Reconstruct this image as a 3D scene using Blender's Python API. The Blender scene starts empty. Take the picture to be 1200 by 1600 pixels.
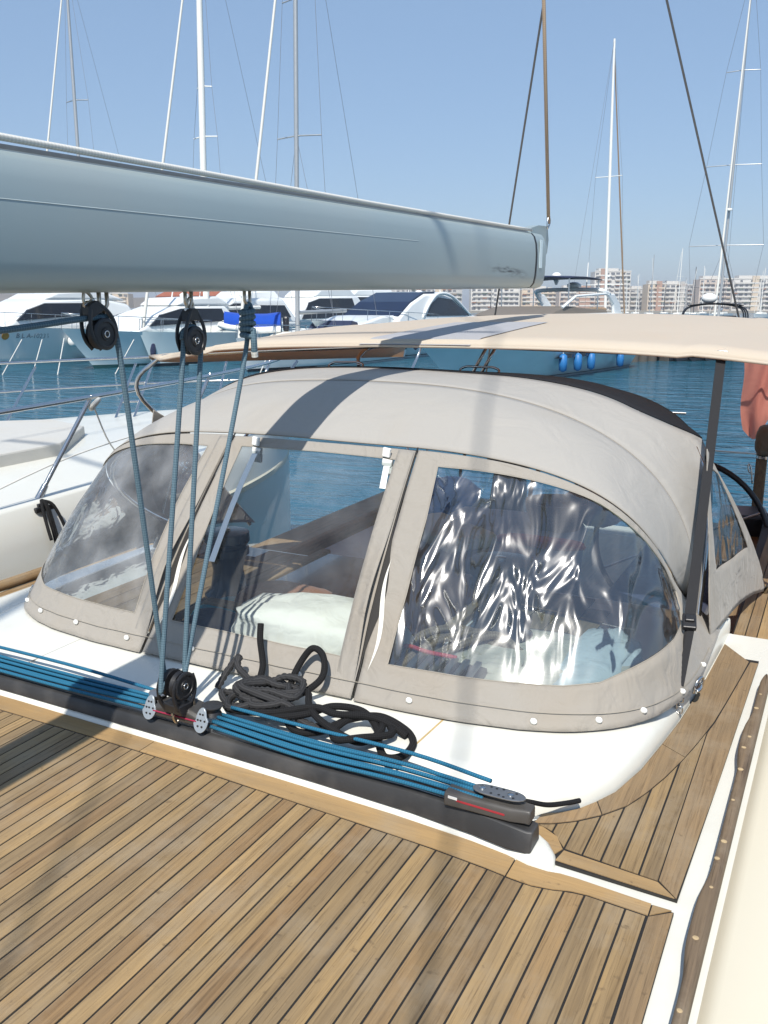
import bpy, bmesh, math, random
from mathutils import Vector, Matrix, noise as mnoise
R = math.radians
scene = bpy.context.scene
col = scene.collection
rnd = random.Random(7)

# ------------------------------------------------------------------ camera, sky, sun, exposure
# boat frame: +Y runs aft, +X across the boat, z = 0 is the top of the teak on the coachroof
FPX, PITCH, YAW, EYE = 1400.0, R(13.457), R(26.89), 1.35
TRIM = R(0.66)                          # the boat lies a little out of level; applied to everything on board further down
cam_d = bpy.data.cameras.new('camera'); cam = bpy.data.objects.new('camera', cam_d); col.objects.link(cam)
cam_d.sensor_fit = 'HORIZONTAL'; cam_d.sensor_width = 36.0; cam_d.lens = 36.0 * FPX / 1200.0
cam_d.clip_start = 0.05; cam_d.clip_end = 6000
cam.location = (0, 0, EYE); cam.rotation_euler = (R(90) - PITCH + TRIM, 0, YAW)
scene.camera = cam

SUN_A, SUN_B = 0.235, 0.82              # a point one metre up throws its shadow 0.235 m to -x and 0.82 m aft
sun_dir = Vector((SUN_A, -SUN_B, 1)).normalized()
world = bpy.data.worlds.new('World'); scene.world = world; world.use_nodes = True
wn = world.node_tree.nodes; wl = world.node_tree.links
bg = wn['Background']; bg.inputs[1].default_value = 0.105
sky = wn.new('ShaderNodeTexSky'); sky.sky_type = 'NISHITA'; sky.sun_disc = False
sky.sun_elevation = math.asin(sun_dir.z); sky.sun_rotation = math.atan2(sun_dir.x, sun_dir.y)
sky.altitude = 0; sky.air_density = 1.0; sky.dust_density = 0.7; sky.ozone_density = 1.6
hz_mix = wn.new('ShaderNodeMix'); hz_mix.data_type = 'RGBA'; hz_mix.inputs[0].default_value = 0.6     # summer haze evens the sky out
hz_mix.inputs[7].default_value = (2.15, 3.3, 5.1, 1)
wl.new(sky.outputs[0], hz_mix.inputs[6]); wl.new(hz_mix.outputs[2], bg.inputs[0])
sd = bpy.data.lights.new('sun', 'SUN'); sd.energy = 4.2; sd.angle = R(0.53); sd.color = (1.0, 0.955, 0.88)
sun = bpy.data.objects.new('sun', sd); col.objects.link(sun)
sun.rotation_euler = (-sun_dir).to_track_quat('-Z', 'Y').to_euler(); sun.location = (5, -15, 30)
scene.view_settings.view_transform = 'Standard'; scene.view_settings.look = 'None'
scene.view_settings.exposure = 0.42; scene.view_settings.gamma = 1.0
scene.render.engine = 'CYCLES'
scene.cycles.max_bounces = 8; scene.cycles.transparent_max_bounces = 16
scene.cycles.diffuse_bounces = 3; scene.cycles.glossy_bounces = 3; scene.cycles.caustics_reflective = False
scene.cycles.volume_bounces = 0; scene.cycles.sample_clamp_indirect = 6.0; scene.cycles.use_denoising = True

# ------------------------------------------------------------------ helpers
ROOT = {}
def V(*a): return Vector(a)
def tag(o, label=None, cat=None, group=None, kind=None):
    if label: o['label'] = label
    if cat: o['category'] = cat
    if group: o['group'] = group
    if kind: o['kind'] = kind
    return o
def thing(name, label, cat, loc=(0, 0, 0), rotz=0.0, group=None, local=False):
    o = bpy.data.objects.new(name, None); col.objects.link(o); o.empty_display_size = 0.1
    o.location = loc; o.rotation_euler = (0, 0, rotz)
    ROOT[o.name] = V(0, 0, 0) if local else Vector(loc)
    return tag(o, label, cat, group)
def crom(pts, n=8, closed=False):
    P = [Vector(p) for p in pts]; out = []
    m = len(P); rng = range(m if closed else m - 1)
    for i in rng:
        p1 = P[i]; p2 = P[(i + 1) % m]
        p0 = P[i - 1] if (i > 0 or closed) else p1 + (p1 - p2)
        p3 = P[(i + 2) % m] if (i + 2 < m or closed) else p2 + (p2 - p1)
        for k in range(n):
            t = k / n
            out.append(0.5 * ((2 * p1) + (p2 - p0) * t + (2 * p0 - 5 * p1 + 4 * p2 - p3) * t * t + (3 * p1 - p0 - 3 * p2 + p3) * t ** 3))
    if not closed: out.append(P[-1].copy())
    return out
class MB:
    def __init__(s): s.v = []; s.f = []; s.uv = {}
    def add(s, verts, faces):
        o = len(s.v); s.v += [Vector(p) for p in verts]; s.f += [tuple(i + o for i in f) for f in faces]; return s
    def box(s, c, d, rz=0.0, rx=0.0, ry=0.0):
        m = Matrix.Rotation(rz, 3, 'Z') @ Matrix.Rotation(ry, 3, 'Y') @ Matrix.Rotation(rx, 3, 'X'); c = Vector(c)
        vs = [c + m @ V(x * d[0] / 2, y * d[1] / 2, z * d[2] / 2) for x in (-1, 1) for y in (-1, 1) for z in (-1, 1)]
        return s.add(vs, [(0, 1, 3, 2), (4, 6, 7, 5), (0, 4, 5, 1), (2, 3, 7, 6), (0, 2, 6, 4), (1, 5, 7, 3)])
    def prism(s, poly, z0, z1):
        n = len(poly); a = sum(poly[i][0] * poly[(i + 1) % n][1] - poly[(i + 1) % n][0] * poly[i][1] for i in range(n))
        if a < 0: poly = poly[::-1]
        vs = [(p[0], p[1], z0) for p in poly] + [(p[0], p[1], z1) for p in poly]
        return s.add(vs, [tuple(range(n))[::-1], tuple(range(n, 2 * n))] + [(i, (i + 1) % n, n + (i + 1) % n, n + i) for i in range(n)])
    def loops(s, L, cap0=False, cap1=False, closed=True):
        n = len(L[0]); o = len(s.v)
        for l in L: s.v += [Vector(p) for p in l]
        for i in range(len(L) - 1):
            for j in range(n if closed else n - 1):
                k = (j + 1) % n
                s.f.append((o + i * n + j, o + i * n + k, o + (i + 1) * n + k, o + (i + 1) * n + j))
        if cap0: s.f.append(tuple(o + j for j in range(n))[::-1])
        if cap1: s.f.append(tuple(o + (len(L) - 1) * n + j for j in range(n)))
        return s
    def tube(s, pts, r, n=8, cap=True, closed=False, twist=0.0, lobes=0, lob=0.0, flat=None, upv=None):
        P = [Vector(p) for p in pts]; m = len(P); o = len(s.v); rr = r if isinstance(r, (list, tuple)) else [r] * m
        T = []
        for i in range(m):
            a = P[i - 1] if (i > 0 or closed) else P[i]; b = P[(i + 1) % m] if (i < m - 1 or closed) else P[i]
            t = b - a; T.append(t.normalized() if t.length > 1e-9 else V(0, 0, 1))
        u = Vector(upv) if upv else (V(0, 0, 1) if abs(T[0].z) < 0.9 else V(1, 0, 0))
        u = (u - T[0] * u.dot(T[0])).normalized(); s_len = 0.0; sl = []
        for i in range(m):
            if i:
                s_len += (P[i] - P[i - 1]).length
                u = u - T[i] * u.dot(T[i])
                if u.length < 1e-6: u = T[i].orthogonal()
                u.normalize()
            w = T[i].cross(u); sl.append(s_len)
            for j in range(n):
                a = 2 * math.pi * j / n
                k = rr[i] * (1 + (lob * math.cos(lobes * (a - twist * s_len)) if lobes else 0))
                if flat: s.v.append(P[i] + u * (math.cos(a) * flat[0]) + w * (math.sin(a) * flat[1]))
                else: s.v.append(P[i] + u * (math.cos(a) * k) + w * (math.sin(a) * k))
        for i in range(m if closed else m - 1):
            i2 = (i + 1) % m
            for j in range(n):
                k = (j + 1) % n
                s.uv[len(s.f)] = [(sl[i], j / n), (sl[i], (j + 1) / n), (sl[i2], (j + 1) / n), (sl[i2], j / n)]
                s.f.append((o + i * n + j, o + i * n + k, o + i2 * n + k, o + i2 * n + j))
        if cap and not closed:
            s.f.append(tuple(o + j for j in range(n))[::-1]); s.f.append(tuple(o + (m - 1) * n + j for j in range(n)))
        return s
    def cyl(s, p0, p1, r, r1=None, n=12): return s.tube([p0, p1], [r, r if r1 is None else r1], n)
    def lathe(s, c, prof, n=20, axis='Z'):
        c = Vector(c); L = []
        for r, h in prof:
            l = []
            for j in range(n):
                a = 2 * math.pi * j / n; x, y = r * math.cos(a), r * math.sin(a)
                l.append(c + (V(x, y, h) if axis == 'Z' else V(h, x, y) if axis == 'X' else V(y, h, x)))
            L.append(l)
        return s.loops(L, True, True)
    def ball(s, c, r, nu=12, nv=8):
        r = r if isinstance(r, (tuple, list)) else (r, r, r); L = []
        for i in range(1, nv):
            b = math.pi * i / nv
            L.append([Vector(c) + V(r[0] * math.sin(b) * math.cos(2 * math.pi * j / nu), r[1] * math.sin(b) * math.sin(2 * math.pi * j / nu), -r[2] * math.cos(b)) for j in range(nu)])
        return s.loops(L, True, True)
    def grid(s, rows, thick=None): return s.loops(rows, closed=False)
    def quad(s, a, b, c, d): return s.add([a, b, c, d], [(0, 1, 2, 3)])
    def mesh(s, name, off=None):
        me = bpy.data.meshes.new(name)
        me.from_pydata([(p - off) if off else p for p in s.v], [], s.f)
        if s.uv:
            ul = me.uv_layers.new(name='UVMap')
            for fi, uvs in s.uv.items():
                li = me.polygons[fi].loop_start
                for k, q in enumerate(uvs): ul.data[li + k].uv = q
        return me
    def build(s, name, mt, parent=None, smooth=0, bevel=0, solid=0, subs=0, seg=2, fixn=True):
        off = ROOT.get(parent.name) if parent else None
        me = s.mesh(name, off)
        if fixn:
            bm = bmesh.new(); bm.from_mesh(me); bmesh.ops.recalc_face_normals(bm, faces=bm.faces); bm.to_mesh(me); bm.free()
        me.materials.append(mt)
        if smooth:
            me.polygons.foreach_set('use_smooth', [True] * len(me.polygons))
            if smooth < 180: me.set_sharp_from_angle(angle=R(smooth))
        o = bpy.data.objects.new(name, me); col.objects.link(o)
        if parent: o.parent = parent; ROOT[o.name] = off
        if solid: md = o.modifiers.new('solid', 'SOLIDIFY'); md.thickness = solid; md.offset = 0
        if bevel:
            md = o.modifiers.new('bevel', 'BEVEL'); md.width = bevel; md.segments = seg; md.limit_method = 'ANGLE'; md.angle_limit = R(40)
        if subs: md = o.modifiers.new('subs', 'SUBSURF'); md.levels = subs; md.render_levels = subs
        return o
def copy_tree(o, parent=None):
    c = o.copy(); col.objects.link(c); c.parent = parent
    for ch in list(o.children): copy_tree(ch, c)
    return c

# ------------------------------------------------------------------ materials
def nodes_of(name):
    m = bpy.data.materials.new(name); m.use_nodes = True; nt = m.node_tree
    return m, nt, nt.nodes, nt.links, nt.nodes['Principled BSDF']
def M(name, c, rough=0.5, metal=0.0, var=0.12, vs=6.0, bump=0.0, bs=60.0, coat=0.0, spec=0.5, detail=5, dirt=None, coords='Object'):
    m, nt, N, L, b = nodes_of(name)
    tc = N.new('ShaderNodeTexCoord')
    nz = N.new('ShaderNodeTexNoise'); nz.inputs['Scale'].default_value = vs; nz.inputs['Detail'].default_value = detail
    L.new(tc.outputs[coords], nz.inputs['Vector'])
    mx = N.new('ShaderNodeMix'); mx.data_type = 'RGBA'
    mx.inputs[6].default_value = (*[x * (1 - var) for x in c], 1); mx.inputs[7].default_value = (*[min(1, x * (1 + var)) for x in c], 1)
    L.new(nz.outputs['Fac'], mx.inputs[0]); out = mx.outputs[2]
    if dirt:
        n2 = N.new('ShaderNodeTexNoise'); n2.inputs['Scale'].default_value = dirt[1]; n2.inputs['Detail'].default_value = 8
        L.new(tc.outputs[coords], n2.inputs['Vector'])
        rp = N.new('ShaderNodeValToRGB'); rp.color_ramp.elements[0].position = dirt[2]; rp.color_ramp.elements[1].position = dirt[2] + 0.18
        L.new(n2.outputs['Fac'], rp.inputs[0])
        m2 = N.new('ShaderNodeMix'); m2.data_type = 'RGBA'; m2.inputs[7].default_value = (*dirt[0], 1)
        sc = N.new('ShaderNodeMath'); sc.operation = 'MULTIPLY'; sc.inputs[1].default_value = dirt[3]
        L.new(rp.outputs[0], sc.inputs[0]); L.new(sc.outputs[0], m2.inputs[0]); L.new(out, m2.inputs[6]); out = m2.outputs[2]
    L.new(out, b.inputs['Base Color'])
    mr = N.new('ShaderNodeMapRange'); mr.inputs[3].default_value = max(0.02, rough - 0.07); mr.inputs[4].default_value = min(1, rough + 0.07)
    L.new(nz.outputs['Fac'], mr.inputs[0]); L.new(mr.outputs[0], b.inputs['Roughness'])
    b.inputs['Metallic'].default_value = metal; b.inputs['Coat Weight'].default_value = coat; b.inputs['Specular IOR Level'].default_value = spec
    if bump:
        n3 = N.new('ShaderNodeTexNoise'); n3.inputs['Scale'].default_value = bs; n3.inputs['Detail'].default_value = 4
        L.new(tc.outputs[coords], n3.inputs['Vector'])
        bp = N.new('ShaderNodeBump'); bp.inputs['Strength'].default_value = bump; bp.inputs['Distance'].default_value = 0.01
        L.new(n3.outputs['Fac'], bp.inputs['Height']); L.new(bp.outputs[0], b.inputs['Normal'])
    return m
def teak(name, axis='Y', cols=((0.322, 0.218, 0.106), (0.232, 0.164, 0.090), (0.262, 0.166, 0.082)), contrast=1.0, rough=0.62):
    m, nt, N, L, b = nodes_of(name)
    geo = N.new('ShaderNodeNewGeometry'); oi = N.new('ShaderNodeObjectInfo')
    off = N.new('ShaderNodeVectorMath'); off.operation = 'MULTIPLY_ADD'
    cx = N.new('ShaderNodeCombineXYZ')
    for i, k in enumerate((37.0, 91.0, 53.0)):
        mm = N.new('ShaderNodeMath'); mm.operation = 'MULTIPLY'; mm.inputs[1].default_value = k
        L.new(oi.outputs['Random'], mm.inputs[0]); L.new(mm.outputs[0], cx.inputs[i])
    off.inputs[1].default_value = (1, 1, 1); L.new(geo.outputs['Position'], off.inputs[0]); L.new(cx.outputs[0], off.inputs[2])
    def nz(sc, det, dist=0.0, rg=0.6):
        mp = N.new('ShaderNodeMapping'); mp.inputs['Scale'].default_value = sc if axis == 'Y' else (sc[1], sc[0], sc[2])
        L.new(off.outputs[0], mp.inputs['Vector'])
        n = N.new('ShaderNodeTexNoise'); n.inputs['Scale'].default_value = 1; n.inputs['Detail'].default_value = det; n.inputs['Distortion'].default_value = dist; n.inputs['Roughness'].default_value = rg
        L.new(mp.outputs[0], n.inputs['Vector']); return n
    fine = nz((260, 7, 60), 5, 0.3, 0.65); med = nz((70, 2.2, 30), 6, 0.6); blot = nz((16, 2.6, 10), 5, 0.2)
    def ramp(src, stops):
        r = N.new('ShaderNodeValToRGB'); e = r.color_ramp.elements
        while len(e) < len(stops): e.new(0.5)
        for k, (p, c) in enumerate(stops): e[k].position = p; e[k].color = (*c, 1) if len(c) == 3 else c
        L.new(src, r.inputs[0]); return r
    per = ramp(oi.outputs['Random'], [(0.0, cols[0]), (0.35, cols[1]), (0.6, tuple(x * 1.12 for x in cols[0])), (0.82, cols[2]), (1.0, cols[1])])
    def mix(mode, fac, a, bb):
        x = N.new('ShaderNodeMix'); x.data_type = 'RGBA'; x.blend_type = mode
        if isinstance(fac, float): x.inputs[0].default_value = fac
        else: L.new(fac, x.inputs[0])
        for i, q in ((6, a), (7, bb)):
            if isinstance(q, tuple): x.inputs[i].default_value = (*q, 1)
            else: L.new(q, x.inputs[i])
        return x.outputs[2]
    g1 = ramp(med.outputs['Fac'], [(0.3, (0.62, 0.6, 0.6)), (0.52, (1, 1, 1)), (0.75, (1.2, 1.16, 1.05))])
    g2 = ramp(fine.outputs['Fac'], [(0.30, (0.36, 0.32, 0.29)), (0.47, (1, 1, 1)), (0.8, (1.15, 1.12, 1.04))])
    c = mix('MULTIPLY', min(1.0, 0.75 * contrast), per.outputs[0], g1.outputs[0])
    c = mix('MULTIPLY', min(1.0, 0.7 * contrast), c, g2.outputs[0])
    br = ramp(blot.outputs['Fac'], [(0.42, (0, 0, 0)), (0.72, (1, 1, 1))])
    gf = N.new('ShaderNodeMath'); gf.operation = 'MULTIPLY'; gf.inputs[1].default_value = 0.5; L.new(br.outputs[0], gf.inputs[0])
    c = mix('MIX', gf.outputs[0], c, (0.195, 0.145, 0.090))
    wn_ = N.new('ShaderNodeTexNoise'); wn_.inputs['Scale'].default_value = 4.5; wn_.inputs['Detail'].default_value = 7; wn_.inputs['Roughness'].default_value = 0.65; L.new(geo.outputs['Position'], wn_.inputs['Vector'])
    wr1 = ramp(wn_.outputs['Fac'], [(0.50, (0, 0, 0)), (0.70, (0.42, 0.42, 0.42))])      # sun-greyed patches that run across the planks
    c = mix('MIX', wr1.outputs[0], c, (0.335, 0.275, 0.195))
    sp_ = N.new('ShaderNodeTexNoise'); sp_.inputs['Scale'].default_value = 38; sp_.inputs['Detail'].default_value = 3; L.new(geo.outputs['Position'], sp_.inputs['Vector'])
    wr2 = ramp(sp_.outputs['Fac'], [(0.66, (0, 0, 0)), (0.76, (0.55, 0.55, 0.55))])      # small dark stains
    c = mix('MIX', wr2.outputs[0], c, (0.11, 0.075, 0.045))
    L.new(c, b.inputs['Base Color']); b.inputs['Roughness'].default_value = rough; b.inputs['Specular IOR Level'].default_value = 0.3
    bp = N.new('ShaderNodeBump'); bp.inputs['Strength'].default_value = 0.35; bp.inputs['Distance'].default_value = 0.002
    L.new(fine.outputs['Fac'], bp.inputs['Height']); L.new(bp.outputs[0], b.inputs['Normal'])
    return m
def rope_mat(name, c1, c2, freq=260.0, around=5.0, rough=0.75):
    m, nt, N, L, b = nodes_of(name)
    uv = N.new('ShaderNodeUVMap'); sx = N.new('ShaderNodeSeparateXYZ'); L.new(uv.outputs[0], sx.inputs[0])
    def wave(sgn):
        a = N.new('ShaderNodeMath'); a.operation = 'MULTIPLY'; a.inputs[1].default_value = freq; L.new(sx.outputs[0], a.inputs[0])
        q = N.new('ShaderNodeMath'); q.operation = 'MULTIPLY_ADD'; q.inputs[1].default_value = sgn * around * 6.2832; L.new(sx.outputs[1], q.inputs[0]); L.new(a.outputs[0], q.inputs[2])
        s = N.new('ShaderNodeMath'); s.operation = 'SINE'; L.new(q.outputs[0], s.inputs[0]); return s
    w = N.new('ShaderNodeMath'); w.operation = 'MULTIPLY'; L.new(wave(1).outputs[0], w.inputs[0]); L.new(wave(-1).outputs[0], w.inputs[1])
    mr = N.new('ShaderNodeMapRange'); mr.inputs[1].default_value = -1; L.new(w.outputs[0], mr.inputs[0])
    mx = N.new('ShaderNodeMix'); mx.data_type = 'RGBA'; mx.inputs[6].default_value = (*c1, 1); mx.inputs[7].default_value = (*c2, 1)
    L.new(mr.outputs[0], mx.inputs[0]); L.new(mx.outputs[2], b.inputs['Base Color']); b.inputs['Roughness'].default_value = rough; b.inputs['Specular IOR Level'].default_value = 0.25
    bp = N.new('ShaderNodeBump'); bp.inputs['Strength'].default_value = 0.6; bp.inputs['Distance'].default_value = 0.001
    L.new(mr.outputs[0], bp.inputs['Height']); L.new(bp.outputs[0], b.inputs['Normal']); return m
def canvas(name, c, trans=0.0, wr=0.25, wscale=3.0, stain=(0.5, 0.44, 0.36), stamt=0.35, back=None):
    m, nt, N, L, b = nodes_of(name)
    tc = N.new('ShaderNodeTexCoord')
    n1 = N.new('ShaderNodeTexNoise'); n1.inputs['Scale'].default_value = 2.3; n1.inputs['Detail'].default_value = 7; L.new(tc.outputs['Object'], n1.inputs['Vector'])
    rp = N.new('ShaderNodeValToRGB'); rp.color_ramp.elements[0].position = 0.5; rp.color_ramp.elements[1].position = 0.8; L.new(n1.outputs['Fac'], rp.inputs[0])
    sc = N.new('ShaderNodeMath'); sc.operation = 'MULTIPLY'; sc.inputs[1].default_value = stamt; L.new(rp.outputs[0], sc.inputs[0])
    mx = N.new('ShaderNodeMix'); mx.data_type = 'RGBA'; mx.inputs[6].default_value = (*c, 1); mx.inputs[7].default_value = (*[c[i] * stain[i] * 1.9 for i in range(3)], 1)
    L.new(sc.outputs[0], mx.inputs[0]); L.new(mx.outputs[2], b.inputs['Base Color'])
    b.inputs['Roughness'].default_value = 0.85; b.inputs['Specular IOR Level'].default_value = 0.2
    b.inputs['Sheen Weight'].default_value = 0.15
    n2 = N.new('ShaderNodeTexNoise'); n2.inputs['Scale'].default_value = wscale; n2.inputs['Detail'].default_value = 3; n2.inputs['Distortion'].default_value = 0.8; L.new(tc.outputs['Object'], n2.inputs['Vector'])
    n3 = N.new('ShaderNodeTexNoise'); n3.inputs['Scale'].default_value = 900; n3.inputs['Detail'].default_value = 2; L.new(tc.outputs['Object'], n3.inputs['Vector'])
    b1 = N.new('ShaderNodeBump'); b1.inputs['Strength'].default_value = wr; b1.inputs['Distance'].default_value = 0.03; L.new(n2.outputs['Fac'], b1.inputs['Height'])
    b2 = N.new('ShaderNodeBump'); b2.inputs['Strength'].default_value = 0.12; b2.inputs['Distance'].default_value = 0.002; L.new(n3.outputs['Fac'], b2.inputs['Height']); L.new(b1.outputs[0], b2.inputs['Normal'])
    L.new(b2.outputs[0], b.inputs['Normal'])
    if trans:
        t = N.new('ShaderNodeBsdfTranslucent'); t.inputs[0].default_value = (*(back or c), 1)
        ms = N.new('ShaderNodeMixShader'); ms.inputs[0].default_value = trans
        L.new(b.outputs[0], ms.inputs[1]); L.new(t.outputs[0], ms.inputs[2]); L.new(ms.outputs[0], N['Material Output'].inputs[0])
    return m
def vinyl(name, tint, wr, wscale, gloss=0.08, stretch=(1, 1, 1), haze=0.06, lo=0.0, flat_below=None, dist=0.05, broad=0.0):
    m, nt, N, L, b = nodes_of(name); N.remove(b)
    tc = N.new('ShaderNodeTexCoord'); mp = N.new('ShaderNodeMapping'); mp.inputs['Scale'].default_value = stretch; L.new(tc.outputs['Object'], mp.inputs[0])
    n1 = N.new('ShaderNodeTexNoise'); n1.inputs['Scale'].default_value = wscale; n1.inputs['Detail'].default_value = 2.2; n1.inputs['Distortion'].default_value = 0.5; L.new(mp.outputs[0], n1.inputs['Vector'])
    bp = N.new('ShaderNodeBump'); bp.inputs['Strength'].default_value = wr; bp.inputs['Distance'].default_value = dist; L.new(n1.outputs['Fac'], bp.inputs['Height'])
    if flat_below is not None:
        sz = N.new('ShaderNodeSeparateXYZ'); L.new(tc.outputs['Object'], sz.inputs[0])
        mr = N.new('ShaderNodeMapRange'); mr.inputs[1].default_value = flat_below; mr.inputs[2].default_value = flat_below + 0.16; mr.inputs[3].default_value = wr * 0.10; mr.inputs[4].default_value = wr
        L.new(sz.outputs[2], mr.inputs[0]); L.new(mr.outputs[0], bp.inputs['Strength'])
    tr = N.new('ShaderNodeBsdfTransparent'); tr.inputs[0].default_value = (*tint, 1)
    gl = N.new('ShaderNodeBsdfGlossy'); gl.inputs['Roughness'].default_value = gloss; L.new(bp.outputs[0], gl.inputs['Normal'])
    fr = N.new('ShaderNodeFresnel'); fr.inputs[0].default_value = 1.5; L.new(bp.outputs[0], fr.inputs['Normal'])
    ad = N.new('ShaderNodeMath'); ad.operation = 'ADD'; ad.inputs[1].default_value = lo; L.new(fr.outputs[0], ad.inputs[0])
    m1 = N.new('ShaderNodeMixShader'); L.new(ad.outputs[0], m1.inputs[0]); L.new(tr.outputs[0], m1.inputs[1]); L.new(gl.outputs[0], m1.inputs[2])
    if broad:       # old vinyl scatters its highlights: a second, wider lobe
        g2 = N.new('ShaderNodeBsdfGlossy'); g2.inputs['Roughness'].default_value = 0.27; L.new(bp.outputs[0], g2.inputs['Normal'])
        mb = N.new('ShaderNodeMixShader'); mb.inputs[0].default_value = broad; L.new(m1.outputs[0], mb.inputs[1]); L.new(g2.outputs[0], mb.inputs[2]); m1 = mb
    df = N.new('ShaderNodeBsdfDiffuse'); df.inputs[0].default_value = (0.8, 0.82, 0.84, 1); L.new(bp.outputs[0], df.inputs['Normal'])
    n2 = N.new('ShaderNodeTexNoise'); n2.inputs['Scale'].default_value = 5; n2.inputs['Detail'].default_value = 6; L.new(tc.outputs['Object'], n2.inputs['Vector'])
    hz = N.new('ShaderNodeMapRange'); hz.inputs[1].default_value = 0.35; hz.inputs[2].default_value = 0.8; hz.inputs[3].default_value = haze * 0.3; hz.inputs[4].default_value = haze * 1.8; L.new(n2.outputs['Fac'], hz.inputs[0])
    m2 = N.new('ShaderNodeMixShader'); L.new(hz.outputs[0], m2.inputs[0]); L.new(m1.outputs[0], m2.inputs[1]); L.new(df.outputs[0], m2.inputs[2])
    L.new(m2.outputs[0], N['Material Output'].inputs[0]); return m

gel = M('gelcoat_white', (0.70, 0.695, 0.635), 0.28, var=0.03, vs=2.5, dirt=((0.6, 0.57, 0.48), 5.0, 0.50, 0.38), coat=0.2)
gel_cream = M('gelcoat_cream', (0.66, 0.605, 0.475), 0.32, var=0.03, vs=2.0, dirt=((0.62, 0.55, 0.40), 3.0, 0.58, 0.2), coat=0.2)
gel_shade = M('gelcoat_old', (0.72, 0.71, 0.65), 0.35, var=0.05, vs=3)
teak_y = teak('teak_planks', 'Y')
teak_x = teak('teak_margin', 'X', ((0.385, 0.250, 0.115), (0.36, 0.235, 0.11), (0.375, 0.238, 0.105)), 0.4)
teak_b = teak('teak_border', 'Y', ((0.270, 0.182, 0.098), (0.240, 0.168, 0.096), (0.280, 0.186, 0.096)), 1.0)
teak_rail = teak('teak_rail', 'Y', ((0.185, 0.128, 0.080), (0.17, 0.122, 0.08), (0.185, 0.128, 0.08)), 1.2)
caulk = M('caulk_black', (0.018, 0.016, 0.014), 0.6, bump=0.2, bs=200)
black_pl = M('black_plastic', (0.016, 0.016, 0.018), 0.42, var=0.3, vs=30, bump=0.05, bs=200)
black_rub = M('black_track', (0.03, 0.03, 0.031), 0.5, var=0.35, vs=9, bump=0.05, bs=120, dirt=((0.09, 0.085, 0.08), 7, 0.5, 0.5))
steel = M('stainless', (0.62, 0.62, 0.61), 0.2, 1.0, var=0.1, vs=20)
steel_r = M('stainless_tea_stained', (0.5, 0.44, 0.36), 0.32, 1.0, var=0.3, vs=60)
alu = M('grey_alloy', (0.30, 0.31, 0.32), 0.38, 0.8, var=0.15, vs=30)
white_pl = M('white_plastic', (0.8, 0.8, 0.77), 0.35, var=0.05)
hoodc = canvas('hood_canvas', (0.372, 0.355, 0.328), 0.06, 0.45, 5.0, stamt=0.35)
hoodc2 = canvas('hood_border_canvas', (0.318, 0.294, 0.260), 0.04, 0.6, 9.0, stamt=0.55)
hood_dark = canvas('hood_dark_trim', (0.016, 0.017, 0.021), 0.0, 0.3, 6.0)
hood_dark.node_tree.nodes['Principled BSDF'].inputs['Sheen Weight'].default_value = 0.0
bim_c = canvas('bimini_canvas', (0.80, 0.735, 0.61), 0.42, 0.25, 2.0, stamt=0.2, back=(0.62, 0.34, 0.15))
bim_win = canvas('bimini_mesh_window', (0.40, 0.40, 0.42), 0.1, 0.1, 2.0)
web = M('black_webbing', (0.012, 0.012, 0.014), 0.8, var=0.2, vs=80, bump=0.3, bs=700)
vin_c = vinyl('clear_vinyl_centre', (0.90, 0.945, 0.95), 0.10, 7.0, 0.04, (1, 1, 1), 0.05)
vin_r = vinyl('clear_vinyl_creased', (0.70, 0.83, 0.90), 0.8, 4.2, 0.085, (1.9, 0.9, 0.6), 0.015, 0.12, flat_below=0.13, dist=0.12, broad=0.075)
vin_l = vinyl('clear_vinyl_crinkled', (0.80, 0.86, 0.90), 0.5, 9.0, 0.10, (1, 1, 1), 0.16, 0.03)
sheet_m = rope_mat('sheet_braid', (0.055, 0.10, 0.135), (0.13, 0.20, 0.24), 420, 4)
blue_m = rope_mat('blue_braid', (0.008, 0.065, 0.13), (0.03, 0.185, 0.30), 420, 4)
bk_rope = rope_mat('black_braid', (0.005, 0.005, 0.0055), (0.018, 0.018, 0.019), 500, 5, 0.9)
bk_tw = rope_mat('black_laid', (0.012, 0.012, 0.013), (0.055, 0.055, 0.057), 900, 4)
wire_m = M('rigging_wire', (0.16, 0.15, 0.145), 0.4, 0.6, var=0.2, vs=40)
tan_rope = rope_mat('tan_braid', (0.34, 0.24, 0.16), (0.5, 0.38, 0.28), 300, 3)
white_rope = rope_mat('white_braid', (0.55, 0.54, 0.49), (0.72, 0.71, 0.67), 300, 3)
XC = -1.75
WZ = -1.5      # water level

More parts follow.
